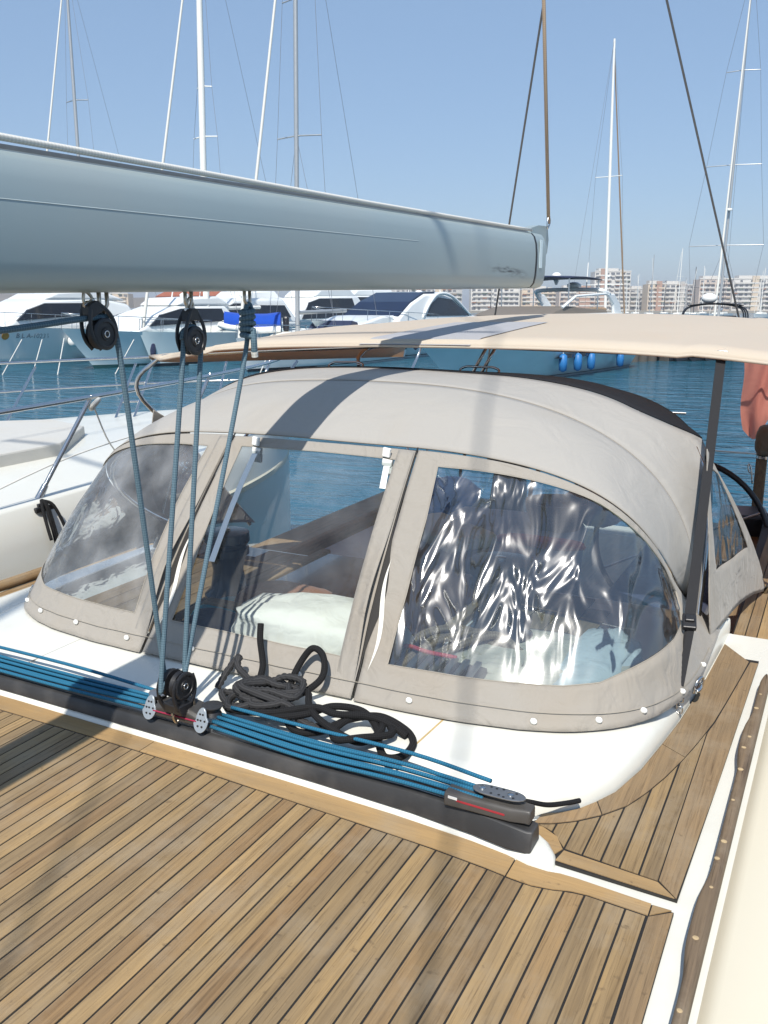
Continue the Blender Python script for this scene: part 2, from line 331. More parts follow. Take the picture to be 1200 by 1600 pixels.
# ------------------------------------------------------------------ setting: water, far shore, pier
def water_mat():
    m, nt, N, L, b = nodes_of('harbour_water')
    geo = N.new('ShaderNodeNewGeometry')
    def nz(sx, sy, det, dist=0.4, rot=0.0):
        mp = N.new('ShaderNodeMapping'); mp.inputs['Scale'].default_value = (sx, sy, 1); mp.inputs['Rotation'].default_value = (0, 0, rot)
        L.new(geo.outputs['Position'], mp.inputs[0])
        n = N.new('ShaderNodeTexNoise'); n.inputs['Scale'].default_value = 1; n.inputs['Detail'].default_value = det; n.inputs['Distortion'].default_value = dist
        L.new(mp.outputs[0], n.inputs['Vector']); return n
    a = nz(0.55, 1.5, 5, 0.6, R(-22)); c = nz(2.2, 5.0, 4, 0.3, R(-10)); d = nz(0.05, 0.09, 3)
    b1 = N.new('ShaderNodeBump'); b1.inputs['Strength'].default_value = 0.75; b1.inputs['Distance'].default_value = 0.4; L.new(a.outputs['Fac'], b1.inputs['Height'])
    b2 = N.new('ShaderNodeBump'); b2.inputs['Strength'].default_value = 0.45; b2.inputs['Distance'].default_value = 0.07; L.new(c.outputs['Fac'], b2.inputs['Height']); L.new(b1.outputs[0], b2.inputs['Normal'])
    mx = N.new('ShaderNodeMix'); mx.data_type = 'RGBA'; mx.inputs[6].default_value = (0.014, 0.080, 0.140, 1); mx.inputs[7].default_value = (0.028, 0.120, 0.168, 1)
    L.new(d.outputs['Fac'], mx.inputs[0]); L.new(mx.outputs[2], b.inputs['Base Color'])
    b.inputs['Roughness'].default_value = 0.06; b.inputs['IOR'].default_value = 1.33; L.new(b2.outputs[0], b.inputs['Normal']); return m
tag(MB().quad((-1500, -300, WZ), (1500, -300, WZ), (1500, 3000, WZ), (-1500, 3000, WZ)).build('water', water_mat()), kind='structure')
FW = V(-math.sin(YAW), math.cos(YAW), 0); RT = V(math.cos(YAW), math.sin(YAW), 0)
def bgp(px, depth, z=WZ):            # a spot on the harbour: bearing from the photograph, metres ahead of the camera
    depth *= 1.09
    return FW * depth + RT * ((px - 600) / 1440.0 * depth) + V(0, 0, z)
land = M('shore_ground', (0.30, 0.27, 0.22), 0.9, var=0.3, vs=0.05)
conc = M('quay_concrete', (0.085, 0.08, 0.072), 0.85, var=0.3, vs=0.8, bump=0.4, bs=6, dirt=((0.06, 0.055, 0.045), 0.7, 0.5, 0.8))  # concrete colour darkened to carry the shade of the pier's underside
sh = MB(); a0 = bgp(-900, 540); a1 = bgp(2100, 540); b0 = a0 + FW * 500; b1_ = a1 + FW * 500
sh.prism([(a0.x, a0.y), (a1.x, a1.y), (b1_.x, b1_.y), (b0.x, b0.y)], WZ - 2, WZ + 1.4)
tag(sh.build('far_shore', land), kind='structure')
# low hills behind the marina on the left
hill_m = M('hill_scrub', (0.17, 0.145, 0.11), 0.95, var=0.35, vs=0.02)
hm = MB(); rows = []
for j in range(7):
    row = []
    for i in range(61):
        px = -600 + i * 20; q = bgp(px, 700 + j * 60)
        e = math.sin(math.pi * min(1, j / 6.0) * 0.5)
        h = (16 + 9 * mnoise.noise(V(px * 0.006, j * 0.3, 2.0)) + 5 * mnoise.noise(V(px * 0.02, j, 5.0))) * e * max(0, min(1, (620 - px) / 250))
        row.append(q + V(0, 0, h + (0.5 if j else -1)))
    rows.append(row)
tag(hm.grid(rows).build('hills', hill_m, smooth=180), kind='structure')

# ------------------------------------------------------------------ the yacht we stand on
def interp(pts, x):
    if x <= pts[0][0]: return pts[0][1]
    for (x0, y0), (x1, y1) in zip(pts, pts[1:]):
        if x <= x1: return y0 + (y1 - y0) * (x - x0) / (x1 - x0)
    return pts[-1][1]
def frange(a, b, s):
    o = []
    while a < b - 1e-6: o.append(a); a += s
    return o
yacht = thing('sailing_yacht', 'sailing yacht in the foreground with teak planked coachroof and white coaming', 'yacht', (XC, 2.0, WZ))
# hull
def hull_half(y): return 2.62 * (1 - 0.10 * max(0, (y - 2) / 7) ** 2) * (1 if y > -1 else max(0.02, 1 - ((-1 - y) / 8.0) ** 2))
hl = MB(); L_ = []
for y in [-9 + k * 0.75 for k in range(25)]:
    w = hull_half(y)
    zs_ = -0.42 - 0.5 * max(0, min(1, (y - 4.5) / 3.0))
    L_.append([V(XC - w, y, zs_), V(XC - w * 0.97, y, -0.95), V(XC - w * 0.86, y, WZ - 0.1), V(XC, y, WZ - 0.8), V(XC + w * 0.86, y, WZ - 0.1), V(XC + w * 0.97, y, -0.95), V(XC + w, y, zs_)])
hl.loops(L_, True, True, closed=False)
hl.build('hull', gel, yacht, smooth=50)
# side decks (teak over white) left of the coachroof
sd_m = MB(); sd_m.prism([(-4.34, -3), (-3.62, -3), (-3.62, 4.8), (-4.3, 4.8)], -0.42, -0.362); o = sd_m.build('side_deck', caulk, yacht)
for k, x in enumerate(frange(-4.32, -3.66, 0.0475)):
    MB().prism([(x, 0.5), (x + 0.043, 0.5), (x + 0.043, 4.75), (x, 4.75)], -0.3615, -0.354).build('plank', teak_y, o)
MB().tube([(-4.36, y, -0.33 ) for y in (-3, 0, 3, 4.7)], 0.035, 8).build('toe_rail', teak_b, yacht, smooth=60)
# white coachroof: top a little below the teak, sides falling to the deck
cr = MB(); prof = [(-3.62, -0.42), (-3.56, -0.14), (-3.47, -0.04), (-3.38, -0.010), (0.02, -0.010)]
cr.loops([[V(x, y, z) for x, z in prof] + [V(0.02, y, -0.42)] for y in (-3.2, 3.78)], True, True)
cr.build('coachroof', gel, yacht, smooth=40)
sh_ = MB(); prof = [(-0.120, -0.010), (-0.105, 0.004), (-0.085, 0.010), (0.05, -0.004), (0.22, -0.045), (0.36, -0.12), (0.44, -0.24), (0.48, -0.40)]
sh_.loops([[V(x + 0.02 * max(0, y - 1.5) * 0.6, y, z) for x, z in prof] for y in frange(-3.2, 3.9, 0.35)], closed=False)
sh_.build('coachroof_shoulder', gel_cream, yacht, smooth=180)
# teak on the coachroof
SEAM = [(-3.4, 1.91), (-2.41, 1.895), (-1.9, 1.889), (-1.6, 1.881), (-0.936, 1.846), (-0.80, 1.838), (-0.65, 1.823), (-0.58, 1.812), (-0.53, 1.808), (-0.48, 1.816), (-0.44, 1.829), (-0.40, 1.833), (-0.26, 1.824)]
BACK = [(-3.4, 1.985), (-2.4, 1.972), (-1.6, 1.954), (-0.95, 1.93), (-0.72, 1.912), (-0.62, 1.897), (-0.56, 1.880), (-0.51, 1.878), (-0.48, 1.884), (-0.44, 1.884), (-0.21, 1.866)]
xs = sorted(set([p[0] for p in SEAM] + [p[0] for p in BACK] + [-3.4 + 0.1 * k for k in range(32)]))
fwd = MB(); fwd.prism([(-3.4, -1.2), (-0.211, -1.2)] + [(-0.211, 1.864)] + [(x, interp(BACK, x) - 0.001) for x in xs[::-1] if x < -0.22], -0.0095, -0.0018)
deck = fwd.build('teak_deck', caulk, yacht)
x0 = -0.264; GAP = 0.0052; PW = 0.0473
k = 0
while x0 > -3.36:
    xa, xb = x0 - PW + GAP / 2, x0 - GAP / 2
    dz = rnd.uniform(-0.0007, 0.0005)
    pl = MB().prism([(xa, -1.0), (xb, -1.0), (xb, interp(SEAM, xb) - 0.003), ((xa + xb) / 2, interp(SEAM, (xa + xb) / 2) - 0.003), (xa, interp(SEAM, xa) - 0.003)], -0.0045, 0.0 + dz)
    pl.build('plank', teak_y, deck); x0 -= PW
MB().prism([(-0.2595, -1.0), (-0.212, -1.0), (-0.212, 1.862), (-0.2595, 1.822)], -0.0045, 0.0003).build('border_plank', teak_b, deck)
def strip(xa, xb, lo, hi, mt, name, par, z=0.0006):
    ss = [xa] + [x for x in xs if xa < x < xb] + [xb]
    MB().prism([(x, interp(lo, x) + 0.003) for x in ss] + [(x, interp(hi, x)) for x in ss[::-1]], -0.0045, z).build(name, mt, par)
for xa, xb in ((-3.39, -1.7985), (-1.7955, -0.596), (-0.592, -0.262)): strip(xa, xb, SEAM, BACK, teak_x, 'margin_plank', deck)
MB().prism([(-0.2585, 1.829), (-0.2165, 1.867), (-0.2585, 1.8675)], -0.0045, 0.0004).build('margin_plank', teak_x, deck)
# aft panel between the coaming and the grab rail
EDGE = [(-0.66, 2.105), (-0.60, 2.118), (-0.555, 2.15), (-0.522, 2.184), (-0.485, 2.245), (-0.449, 2.32), (-0.41, 2.478), (-0.384, 2.66), (-0.36, 2.85), (-0.345, 3.04), (-0.332, 3.235), (-0.312, 3.628), (-0.305, 3.80)]
OUT = [(-0.60, 2.062), (-0.555, 2.083), (-0.505, 2.121), (-0.45, 2.18), (-0.398, 2.257), (-0.365, 2.345), (-0.333, 2.456), (-0.30, 2.60), (-0.275, 2.74), (-0.252, 2.89), (-0.236, 3.05), (-0.215, 3.28), (-0.200, 3.47)]
def xr(y): return -0.209 + 0.025 * (y - 1.87)
aft = MB(); aft.prism([(-0.52, 1.925), (-0.2115, 1.912), (xr(2.6), 2.6), (xr(3.5), 3.5), (-0.245, 3.5)] + [(x + 0.004, y - 0.004) for x, y in EDGE[10:2:-1]] + [(-0.585, 2.1), (-0.62, 2.06), (-0.56, 2.0)], -0.0095, -0.0018)
adeck = aft.build('aft_teak_deck', caulk, yacht)
x0 = -0.3215
for xa in [-0.2625 - PW * k for k in range(7)]:
    a_, b_ = xa - PW + GAP / 2, xa - GAP / 2
    if b_ - a_ < 0.006: continue
    lo = lambda x: interp([(-0.60, 2.066), (-0.56, 2.056), (-0.53, 2.036), (-0.50, 1.990), (-0.27, 1.963)], x)
    ys = [(x, min(3.2, interp(OUT, x)) - 0.006) for x in (b_, (a_ + b_) / 2, a_)]
    if ys[0][1] < lo(b_) + 0.03: continue
    MB().prism([(a_, lo(a_)), (b_, lo(b_))] + ys, -0.0045, rnd.uniform(-0.0003, 0.0005)).build('plank', teak_y, adeck)
MB().prism([(-0.262, 1.965), (-0.214, 1.914), (xr(2.5), 2.5), (xr(3.47), 3.47), (-0.196, 3.47), (-0.213, 3.28), (-0.234, 3.05), (-0.249, 2.89), (-0.262, 2.80)], -0.0045, 0.0004).build('border_plank', teak_b, adeck)
MB().prism([(-0.505, 1.932), (-0.218, 1.914), (-0.264, 1.957), (-0.497, 1.979)], -0.0045, 0.0006).build('margin_plank', teak_x, adeck)
arch = [(-0.62, 2.06), (-0.575, 2.056), (-0.53, 2.03), (-0.502, 1.984)]; arch2 = [(-0.518, 1.945), (-0.54, 1.975), (-0.575, 1.995), (-0.62, 2.0)]
MB().prism(arch + arch2, -0.0045, 0.0005).build('margin_plank', teak_x, adeck)
def cmargin(e, ou): MB().prism([(x + 0.006, y - 0.005) for x, y in e] + [(x - 0.002, y + 0.002) for x, y in ou[::-1]], -0.0045, 0.0005).build('margin_plank', teak_b, adeck)
cmargin(EDGE[1:5], OUT[0:4]); cmargin([(-0.4835, 2.249)] + EDGE[5:8], [(-0.4480, 2.183)] + OUT[4:8]); cmargin([(-0.3835, 2.664)] + EDGE[8:12], [(-0.2995, 2.604)] + OUT[8:])
# white coaming plateau that carries the sprayhood
half = [(-1.2, 2.075), (-0.9, 2.078)] + EDGE
out_ = half + [(2 * XC - x, y) for x, y in half[::-1]]
def inset(poly, d):
    n = len(poly); r = []
    for i in range(n):
        a = Vector(poly[i - 1]); p = Vector(poly[i]); c = Vector(poly[(i + 1) % n])
        t = (c - a).normalized(); r.append((p.x - t.y * d, p.y + t.x * d))
    return r
cm = MB(); cm.loops([[V(x, y, z) for x, y in inset(out_, d)] for d, z in ((0, -0.0097), (0.002, 0.012), (0.010, 0.034), (0.026, 0.055), (0.05, 0.068), (0.08, 0.0735))], cap1=True)
cm.build('coaming', gel, yacht, smooth=60)
# traveller plinth
tp = [(-3.0, 1.972), (-2.4, 1.974), (-1.6, 1.956), (-0.95, 1.932), (-0.70, 1.912), (-0.60, 1.895), (-0.55, 1.884), (-0.515, 1.886), (-0.500, 1.905), (-0.505, 1.94), (-0.535, 1.985), (-0.58, 2.02), (-0.66, 2.045), (-0.9, 2.085), (-3.0, 2.085)]
pm = MB(); pm.loops([[V(x, y, z) for x, y in inset(tp, d)] for d, z in ((0, -0.0096), (0.003, 0.006), (0.012, 0.014), (0.02, 0.0165))], cap1=True)
pm.build('traveller_plinth', gel, yacht, smooth=60)
MB().prism([(-1.012, 2.05), (-1.006, 2.05), (-0.985, 2.47), (-0.991, 2.47)], 0.07, 0.0745).build('sealant_line', M('old_sealant', (0.5, 0.36, 0.16), 0.6, var=0.3, vs=20), yacht)
MB().prism([(-2.505, 2.09), (-2.5025, 2.09), (-2.5025, 2.47), (-2.505, 2.47)], 0.07, 0.0742).build('panel_joint', M('joint_grey', (0.4, 0.38, 0.33), 0.6), yacht)
# grab rail with scalloped inner edge and pale plugs
gr = MB(); inn = []; yy = frange(-0.6, 3.30, 0.03)
for y in yy:
    ph = ((y - 0.42) % 0.93) / 0.93
    foot = math.exp(-((ph - 0.5) / 0.16) ** 4)
    w = 0.0 if y < 3.2 else (y - 3.2) ** 2 * 1.5
    inn.append((-0.1575 - 0.013 * foot + 0.02 * max(0, y - 1.5) * 0.4 + w, y))
outr = [(-0.1315 + 0.02 * max(0, y - 1.5) * 0.55 - (0 if y < 3.2 else (y - 3.2) ** 2 * 1.5), y) for y in yy]
L_ = []
for d, z in ((0.004, -0.002), (0.0, 0.010), (0.0, 0.032), (0.004, 0.041), (0.010, 0.044)):
    L_.append([V(x + d, y, z) for x, y in inn] + [V(x - d, y, z) for x, y in outr[::-1]])
gr.loops(L_, True, True)
rail = gr.build('grab_rail', teak_rail, yacht, smooth=50)
plug_m = M('rail_plug', (0.46, 0.34, 0.19), 0.6, var=0.3, vs=60)
for k, (y, s) in enumerate(((1.18, 1.2), (1.44, 1.5), (1.52, 1.0), (1.74, 1.2), (1.93, 0.8), (2.05, 1.1), (2.13, 1.3), (2.34, 0.8), (2.52, 1.4), (2.66, 1.2), (2.74, 1.0), (2.96, 1.3), (3.08, 0.8))):
    x = (interp([(p[1], p[0]) for p in inn], y) + interp([(p[1], p[0]) for p in outr], y)) / 2 + rnd.uniform(-0.006, 0.006)
    MB().lathe((x, y, 0.0445), [(0.0055 * s, -0.002), (0.0057 * s, 0.0003), (0.004 * s, 0.0007)], 9).build('plug', plug_m, rail, smooth=50)
# cockpit aft of the coachroof
cp = MB(); cp.box((XC, 5.9, -0.93), (2.3, 4.2, 0.1)); cp.build('cockpit_sole', teak_b, yacht)
cp = MB(); cp.box((XC, 3.79, -0.48), (2.9, 0.04, 0.92)); cp.build('companionway_bulkhead', gel_shade, yacht)
for s in (-1, 1):
    st = MB().box((XC + s * 0.95, 5.6, -0.66), (0.62, 3.6, 0.50)).build('cockpit_seat', gel_shade, yacht, bevel=0.02)
    for k in range(10):
        MB().box((XC + s * (0.67 + 0.06 * k), 5.6, -0.4), (0.052, 3.5, 0.02)).build('seat_slat', teak_y, st)
    MB().box((XC + s * 1.43, 5.3, -0.32), (0.30, 3.0, 0.20)).build('cockpit_coaming', teak_b, yacht, bevel=0.03)
sdr = MB().prism([(-0.30, 3.80), (0.42, 3.80), (0.40, 6.4), (-0.36, 6.4)], -0.42, -0.062).build('aft_side_deck', caulk, yacht)
for k in range(14):
    x = -0.298 + k * 0.0473
    MB().prism([(x, 3.83), (x + 0.0425, 3.83), (x + 0.0425, 6.3), (x, 6.3)], -0.0615, -0.054).build('plank', teak_y, sdr)
MB().box((XC, 8.2, -1.0), (4.2, 1.1, 0.1)).build('stern_deck', teak_b, yacht)
# rigging of our own boat: mast just forward of the frame, shrouds, split backstay
MY = -2.3
mm_ = MB(); mm_.tube([(XC, MY, -0.05), (XC, MY - 0.1, 11), (XC, MY - 0.3, 22)], [0.13, 0.13, 0.09], 14); mm_.build('mast', alu, yacht, smooth=60)
for s in (-1, 1):
    MB().tube([(XC + s * 2.28, MY, -0.35), (XC + s * 2.10, MY - 0.05, 9.4), (XC, MY - 0.3, 21.5)], 0.009, 6).build('cap_shroud', wire_m, yacht, smooth=60)
    MB().tube([(XC + s * 2.25, MY, -0.35), (XC + s * 0.1, MY - 0.08, 9.9)], 0.008, 6).build('lower_shroud', wire_m, yacht, smooth=60)
    MB().tube([(XC + s * 2.1, MY - 0.05, 9.4), (XC, MY - 0.08, 9.5)], 0.03, 8).build('spreader', alu, yacht, smooth=60)
jt = V(XC, 6.21, 4.92)
MB().tube([jt, (XC, MY - 0.3, 22)], 0.008, 6).build('backstay', wire_m, yacht, smooth=60)
for x, y in ((-0.56, 9.0), (-3.32, 8.7)):
    MB().tube([(x, y, -0.2), (x, y, 0.05), jt], 0.0085, 6).build('backstay_leg', wire_m, yacht, smooth=60)

def xf(mb, mat, start=0):
    for i in range(start, len(mb.v)): mb.v[i] = mat @ mb.v[i]
# ------------------------------------------------------------------ boom
def boom_mat():
    m = M('boom_paint', (0.345, 0.415, 0.425), 0.42, 0.25, var=0.06, vs=1.5, dirt=((0.40, 0.42, 0.40), 1.2, 0.5, 0.3), spec=0.5)
    nt = m.node_tree; N = nt.nodes; L = nt.links; b = N['Principled BSDF']
    src = b.inputs['Base Color'].links[0].from_socket
    geo = N.new('ShaderNodeNewGeometry'); sx = N.new('ShaderNodeSeparateXYZ'); L.new(geo.outputs['Position'], sx.inputs[0])
    def band(sock, c, w):
        a = N.new('ShaderNodeMath'); a.operation = 'SUBTRACT'; a.inputs[1].default_value = c; L.new(sock, a.inputs[0])
        q = N.new('ShaderNodeMath'); q.operation = 'ABSOLUTE'; L.new(a.outputs[0], q.inputs[0])
        r = N.new('ShaderNodeMapRange'); r.inputs[1].default_value = w; r.inputs[2].default_value = w * 0.2; L.new(q.outputs[0], r.inputs[0]); return r
    y = band(sx.outputs[1], 4.78, 0.36)
    tl = N.new('ShaderNodeMath'); tl.operation = 'MULTIPLY_ADD'; tl.inputs[1].default_value = 0.03; L.new(sx.outputs[1], tl.inputs[0]); L.new(sx.outputs[2], tl.inputs[2])
    z = band(tl.outputs[0], 1.69, 0.03)
    mp = N.new('ShaderNodeMapping'); mp.inputs['Scale'].default_value = (1, 9, 60); L.new(geo.outputs['Position'], mp.inputs[0])
    n = N.new('ShaderNodeTexNoise'); n.inputs['Scale'].default_value = 1; n.inputs['Detail'].default_value = 6; L.new(mp.outputs[0], n.inputs['Vector'])
    nr = N.new('ShaderNodeMapRange'); nr.inputs[1].default_value = 0.45; nr.inputs[2].default_value = 0.65; L.new(n.outputs['Fac'], nr.inputs[0])
    p1 = N.new('ShaderNodeMath'); p1.operation = 'MULTIPLY'; L.new(y.outputs[0], p1.inputs[0]); L.new(z.outputs[0], p1.inputs[1])
    p2 = N.new('ShaderNodeMath'); p2.operation = 'MULTIPLY'; L.new(p1.outputs[0], p2.inputs[0]); L.new(nr.outputs[0], p2.inputs[1])
    mx = N.new('ShaderNodeMix'); mx.data_type = 'RGBA'; mx.inputs[7].default_value = (0.05, 0.055, 0.06, 1)
    L.new(p2.outputs[0], mx.inputs[0]); L.new(src, mx.inputs[6]); L.new(mx.outputs[2], b.inputs['Base Color']); return m
boom_m = boom_mat()
boom = thing('boom', 'grey blue aluminium boom running overhead above the sprayhood', 'boom', (XC, MY, 1.3))
def zb(y): return 1.342 + 0.0115 * y
def zt(y): return 1.652 + 0.0130 * y
def boom_sec(y, s=1.0):
    b0, t0 = zb(y), zt(y); h = t0 - b0; c = []
    right = [(0.030, 0.0), (0.058, 0.008), (0.076, 0.030), (0.084, 0.07), (0.088, 0.14), (0.088, 0.19), (0.083, 0.245), (0.070, 0.285), (0.052, 0.304), (0.030, 0.31)]
    for x, z in right: c.append(V(XC + x * s, y, b0 + z / 0.31 * h))
    for x, z in right[::-1]: c.append(V(XC - x * s, y, b0 + z / 0.31 * h))
    return c
MB().loops([boom_sec(y) for y in (MY + 0.15, 0, 2.5, 5.23)], True, True).build('boom_tube', boom_m, boom, smooth=60)
MB().loops([boom_sec(y, s) for y, s in ((5.235, 1.035), (5.255, 1.035))], True, True).build('black_band', black_pl, boom, smooth=60)
ec = MB(); ec.loops([boom_sec(y, s) for y, s in ((5.256, 1.0), (5.41, 1.0), (5.44, 0.96))], True, True)
ec.loops([[V(XC + sx * 0.03, y, z) for y, z in ((5.30, 1.69), (5.30, 1.748), (5.45, 1.773), (5.63, 1.778), (5.66, 1.70), (5.64, 1.62), (5.49, 1.55), (5.43, 1.54))] for sx in (-1, 1)], True, True)
ec.build('end_fitting', boom_m, boom, smooth=40)
MB().box((XC + 0.0895, 5.325, 1.60), (0.002, 0.05, 0.16)).build('sticker', M('pale_sticker', (0.62, 0.74, 0.78), 0.4, var=0.1, vs=30), boom)
# sail track rail along the top, and the white outhaul that lies on it
MB().loops([[V(XC + x, y, zt(y) + z) for x, z in ((-0.03, -0.005), (-0.026, 0.012), (0.026, 0.012), (0.03, -0.005))] for y in (MY + 0.2, 5.25)], True, True).build('mast_track', alu, boom)
ol = MB(); ol.tube([(XC + 0.05, y, zt(y) + 0.012 + 0.018 * max(0, 1 - y / 3.2)) for y in frange(MY + 0.3, 5.45, 0.25)], 0.0085, 8)
ol.build('outhaul_line', white_rope, boom, smooth=180)
MB().tube([(XC + 0.0878, y, zb(y) + 0.2) for y in (MY + 0.3, 0, 2.5, 3.6)], 0.0011, 4).build('extrusion_line', M('pale_line', (0.46, 0.53, 0.54), 0.5), boom)
for y in (1.80, 2.145, 2.44):
    hb = MB(); hb.tube([(XC + 0.02 , y - 0.014, zb(y) + 0.004), (XC + 0.02, y - 0.014, zb(y) - 0.03), (XC + 0.02, y, zb(y) - 0.05), (XC + 0.02, y + 0.014, zb(y) - 0.03), (XC + 0.02, y + 0.014, zb(y) + 0.004)], 0.0055, 8)
    hb.build('boom_bail', steel_r, boom, smooth=180)
# topping lift
tl = thing('topping_lift', 'tan rope rising from the boom end to the sky', 'rope', (XC + 0.05, 5.57, 1.8))
MB().tube([(XC + 0.05, 5.58, 1.79), (XC + 0.05, 5.32, 2.95), (XC + 0.03, MY, 21.5)], 0.011, 8).build('line', tan_rope, tl, smooth=180)
MB().tube(crom([(XC + 0.05, 5.56, 1.76), (XC + 0.05, 5.61, 1.80), (XC + 0.05, 5.58, 1.84), (XC + 0.05, 5.555, 1.80)], 5, True), 0.005, 6, closed=True).build('shackle', steel, tl, smooth=180)

# ------------------------------------------------------------------ mainsheet blocks and sheet
def block(name, label, loc, tilt=0.0, sc=1.0, n=1, turn=0.0, group=None):
    t = thing(name, label, 'block', loc, group=group)
    Mx = Matrix.Translation(loc) @ Matrix.Rotation(turn, 4, 'Z') @ Matrix.Rotation(tilt, 4, 'X') @ Matrix.Scale(sc, 4)
    def part(nm, mb, mt, sm=50, bev=0):
        xf(mb, Mx); return mb.build(nm, mt, t, smooth=sm, bevel=bev)
    W = 0.016 * n
    for k in range(n):
        xo = (k - (n - 1) / 2) * 0.034
        part('sheave', MB().lathe((xo, 0, 0), [(0.012, -0.009), (0.043, -0.0085), (0.036, 0), (0.043, 0.0085), (0.012, 0.009)], 28, 'X'), black_pl)
    for s in (-1, 1):
        ck = MB().lathe((s * (W + 0.001), 0, 0), [(0.010, -0.003), (0.0435, -0.003), (0.044, 0.001), (0.041, 0.004), (0.033, 0.0035), (0.032, 0.001), (0.018, 0.001), (0.017, 0.004), (0.010, 0.004)] if s > 0 else [(0.010, 0.003), (0.040, 0.003), (0.0405, -0.001), (0.037, -0.004), (0.010, -0.004)], 28, 'X')
        for q in (-1, 1):
            ck.tube(crom([(s * W, q * 0.034, -0.028), (s * W, q * 0.0455, 0.002), (s * W, q * 0.044, 0.03), (s * W, q * 0.034, 0.055), (s * W * 0.9, q * 0.016, 0.082)], 5), 0.005, 6, flat=(0.0075, 0.0045), upv=(0, 1, 0))
        part('cheek', ck, black_pl)
        if s > 0:
            part('hub', MB().tube([(W + 0.006, 0.0085 * math.cos(a), 0.0085 * math.sin(a)) for a in [2 * math.pi * k / 20 for k in range(20)]], 0.0019, 6, closed=True), steel, 180)
    part('head', MB().loops([[V(x * W * 1.15, y * sc_, z) for x, y in ((-1, -0.023), (1, -0.023), (1, 0.023), (-1, 0.023))] for z, sc_ in ((0.058, 1.35), (0.074, 1.15), (0.090, 0.8), (0.095, 0.4))], True, True), black_pl, 30, 0.003)
    part('shackle', MB().tube(crom([(0, -0.012, 0.088), (0, -0.015, 0.105), (0, 0, 0.125), (0, 0.015, 0.105), (0, 0.012, 0.088)], 5), 0.0045, 7), steel_r, 180)
    part('shackle_pin', MB().cyl((0, -0.021, 0.093), (0, 0.021, 0.093), 0.005, n=8), steel)
    return t
BX = XC + 0.02
block('mainsheet_block', 'tilted black pulley block under the boom taking the line from the left', (BX, 1.785, 1.258), R(24), 0.94)
block('mainsheet_block', 'big black pulley block hanging upright under the boom, right of the tilted one', (BX, 2.150, 1.226), R(0), 0.98)
block('traveller_block', 'black double pulley block standing on the traveller car', (XC + 0.04, 1.975, 0.205), R(176), 1.0, n=2, turn=R(-4))
sheet = thing('mainsheet', 'grey blue braided mainsheet zigzagging between the boom blocks and the traveller', 'rope', (BX, 1.9, 0.2))
def rope(nm, pts, r, mt, par, n=8, seg=8): return MB().tube(crom(pts, seg), r, n).build(nm, mt, par, smooth=180)
SR = 0.0078
LBx, LBy, LBz = XC + 0.035, 1.975, 0.235
rope('sheet_part', [(BX, -1.5, 1.17), (BX, 1.0, 1.252), (BX, 1.745, 1.299), (BX, 1.785, 1.298), (BX, 1.815, 1.285), (BX, 1.826, 1.262), (BX + 0.01, 1.842, 1.16), (LBx - 0.030, 1.955, 0.30), (LBx - 0.030, 1.965, 0.24)], SR, sheet_m, sheet)
rope('sheet_part', [(LBx - 0.014, 1.937, 0.22), (LBx - 0.016, 1.938, 0.27), (BX, 2.105, 1.17), (BX, 2.108, 1.23), (BX, 2.125, 1.258), (BX, 2.150, 1.268), (BX, 2.176, 1.258), (BX, 2.192, 1.23), (BX, 2.188, 1.17), (LBx + 0.014, 2.012, 0.30), (LBx + 0.014, 2.01, 0.22)], SR, sheet_m, sheet)
rope('sheet_part', [(LBx + 0.02, 2.00, 0.20), (LBx + 0.02, 2.008, 0.26), (BX, 2.40, 1.12), (BX, 2.425, 1.25), (BX, 2.43, 1.315), (BX, 2.45, 1.33), (BX, 2.462, 1.30), (BX, 2.448, 1.24)], SR, sheet_m, sheet)
kn = MB()
for k in range(5):
    z = 1.305 - k * 0.019
    kn.tube(crom([V(BX, 2.437, z) + V(0.019 * math.cos(a), 0.019 * math.sin(a), 0.004 * math.sin(a + k)) for a in [j * math.pi / 4 for j in range(8)]], 3, True), 0.0095, 7, closed=True)
kn.build('knot', sheet_m, sheet, smooth=180)
rope('rope_tail', [(BX + 0.02, 2.437, 1.25), (BX + 0.026, 2.432, 1.215), (BX + 0.024, 2.436, 1.178)], 0.0105, sheet_m, sheet)
MB().cyl((BX + 0.024, 2.436, 1.18), (BX + 0.023, 2.440, 1.163), 0.0118, 0.0108).build('whipped_end', white_rope, sheet, smooth=60)

# ------------------------------------------------------------------ traveller
trav = thing('mainsheet_traveller', 'black mainsheet traveller across the coachroof with blue control lines', 'traveller', (XC, 2.0, 0.017))
def ty(x): return interp(BACK, min(x, -0.62)) + 0.053 - 0.03 * max(0, (x + 0.95)) 
bm_ = MB(); L_ = []
for x in [-3.05, -2.4, -1.75, -1.2, -0.9, -0.72, -0.62, -0.575, -0.560]:
    k = 1.0 if x < -0.58 else 0.93 if x < -0.565 else 0.8; y = ty(x); zt_ = 0.017 + (0.044 + 0.014 * max(0, min(1, (x + 1.2) / 0.4))) * (1 if x < -0.58 else 0.9)
    L_.append([V(x, y - 0.046 * k, 0.017), V(x, y - 0.040 * k, 0.05), V(x, y - 0.030 * k, zt_), V(x, y + 0.030 * k, zt_), V(x, y + 0.04 * k, 0.05), V(x, y + 0.046 * k, 0.017)])
bm_.loops(L_, True, True); bm_.build('track_base', black_rub, trav, smooth=35, bevel=0.004)
bm_ = MB(); bm_.loops([[V(x, ty(x) + dy, z) for dy, z in ((-0.016, 0.060), (-0.016, 0.068), (-0.012, 0.074), (0.012, 0.074), (0.016, 0.068), (0.016, 0.060))] for x in (-3.0, -2.4, -1.6, -0.95, -0.75)], True, True)
bm_.build('track', alu, trav)
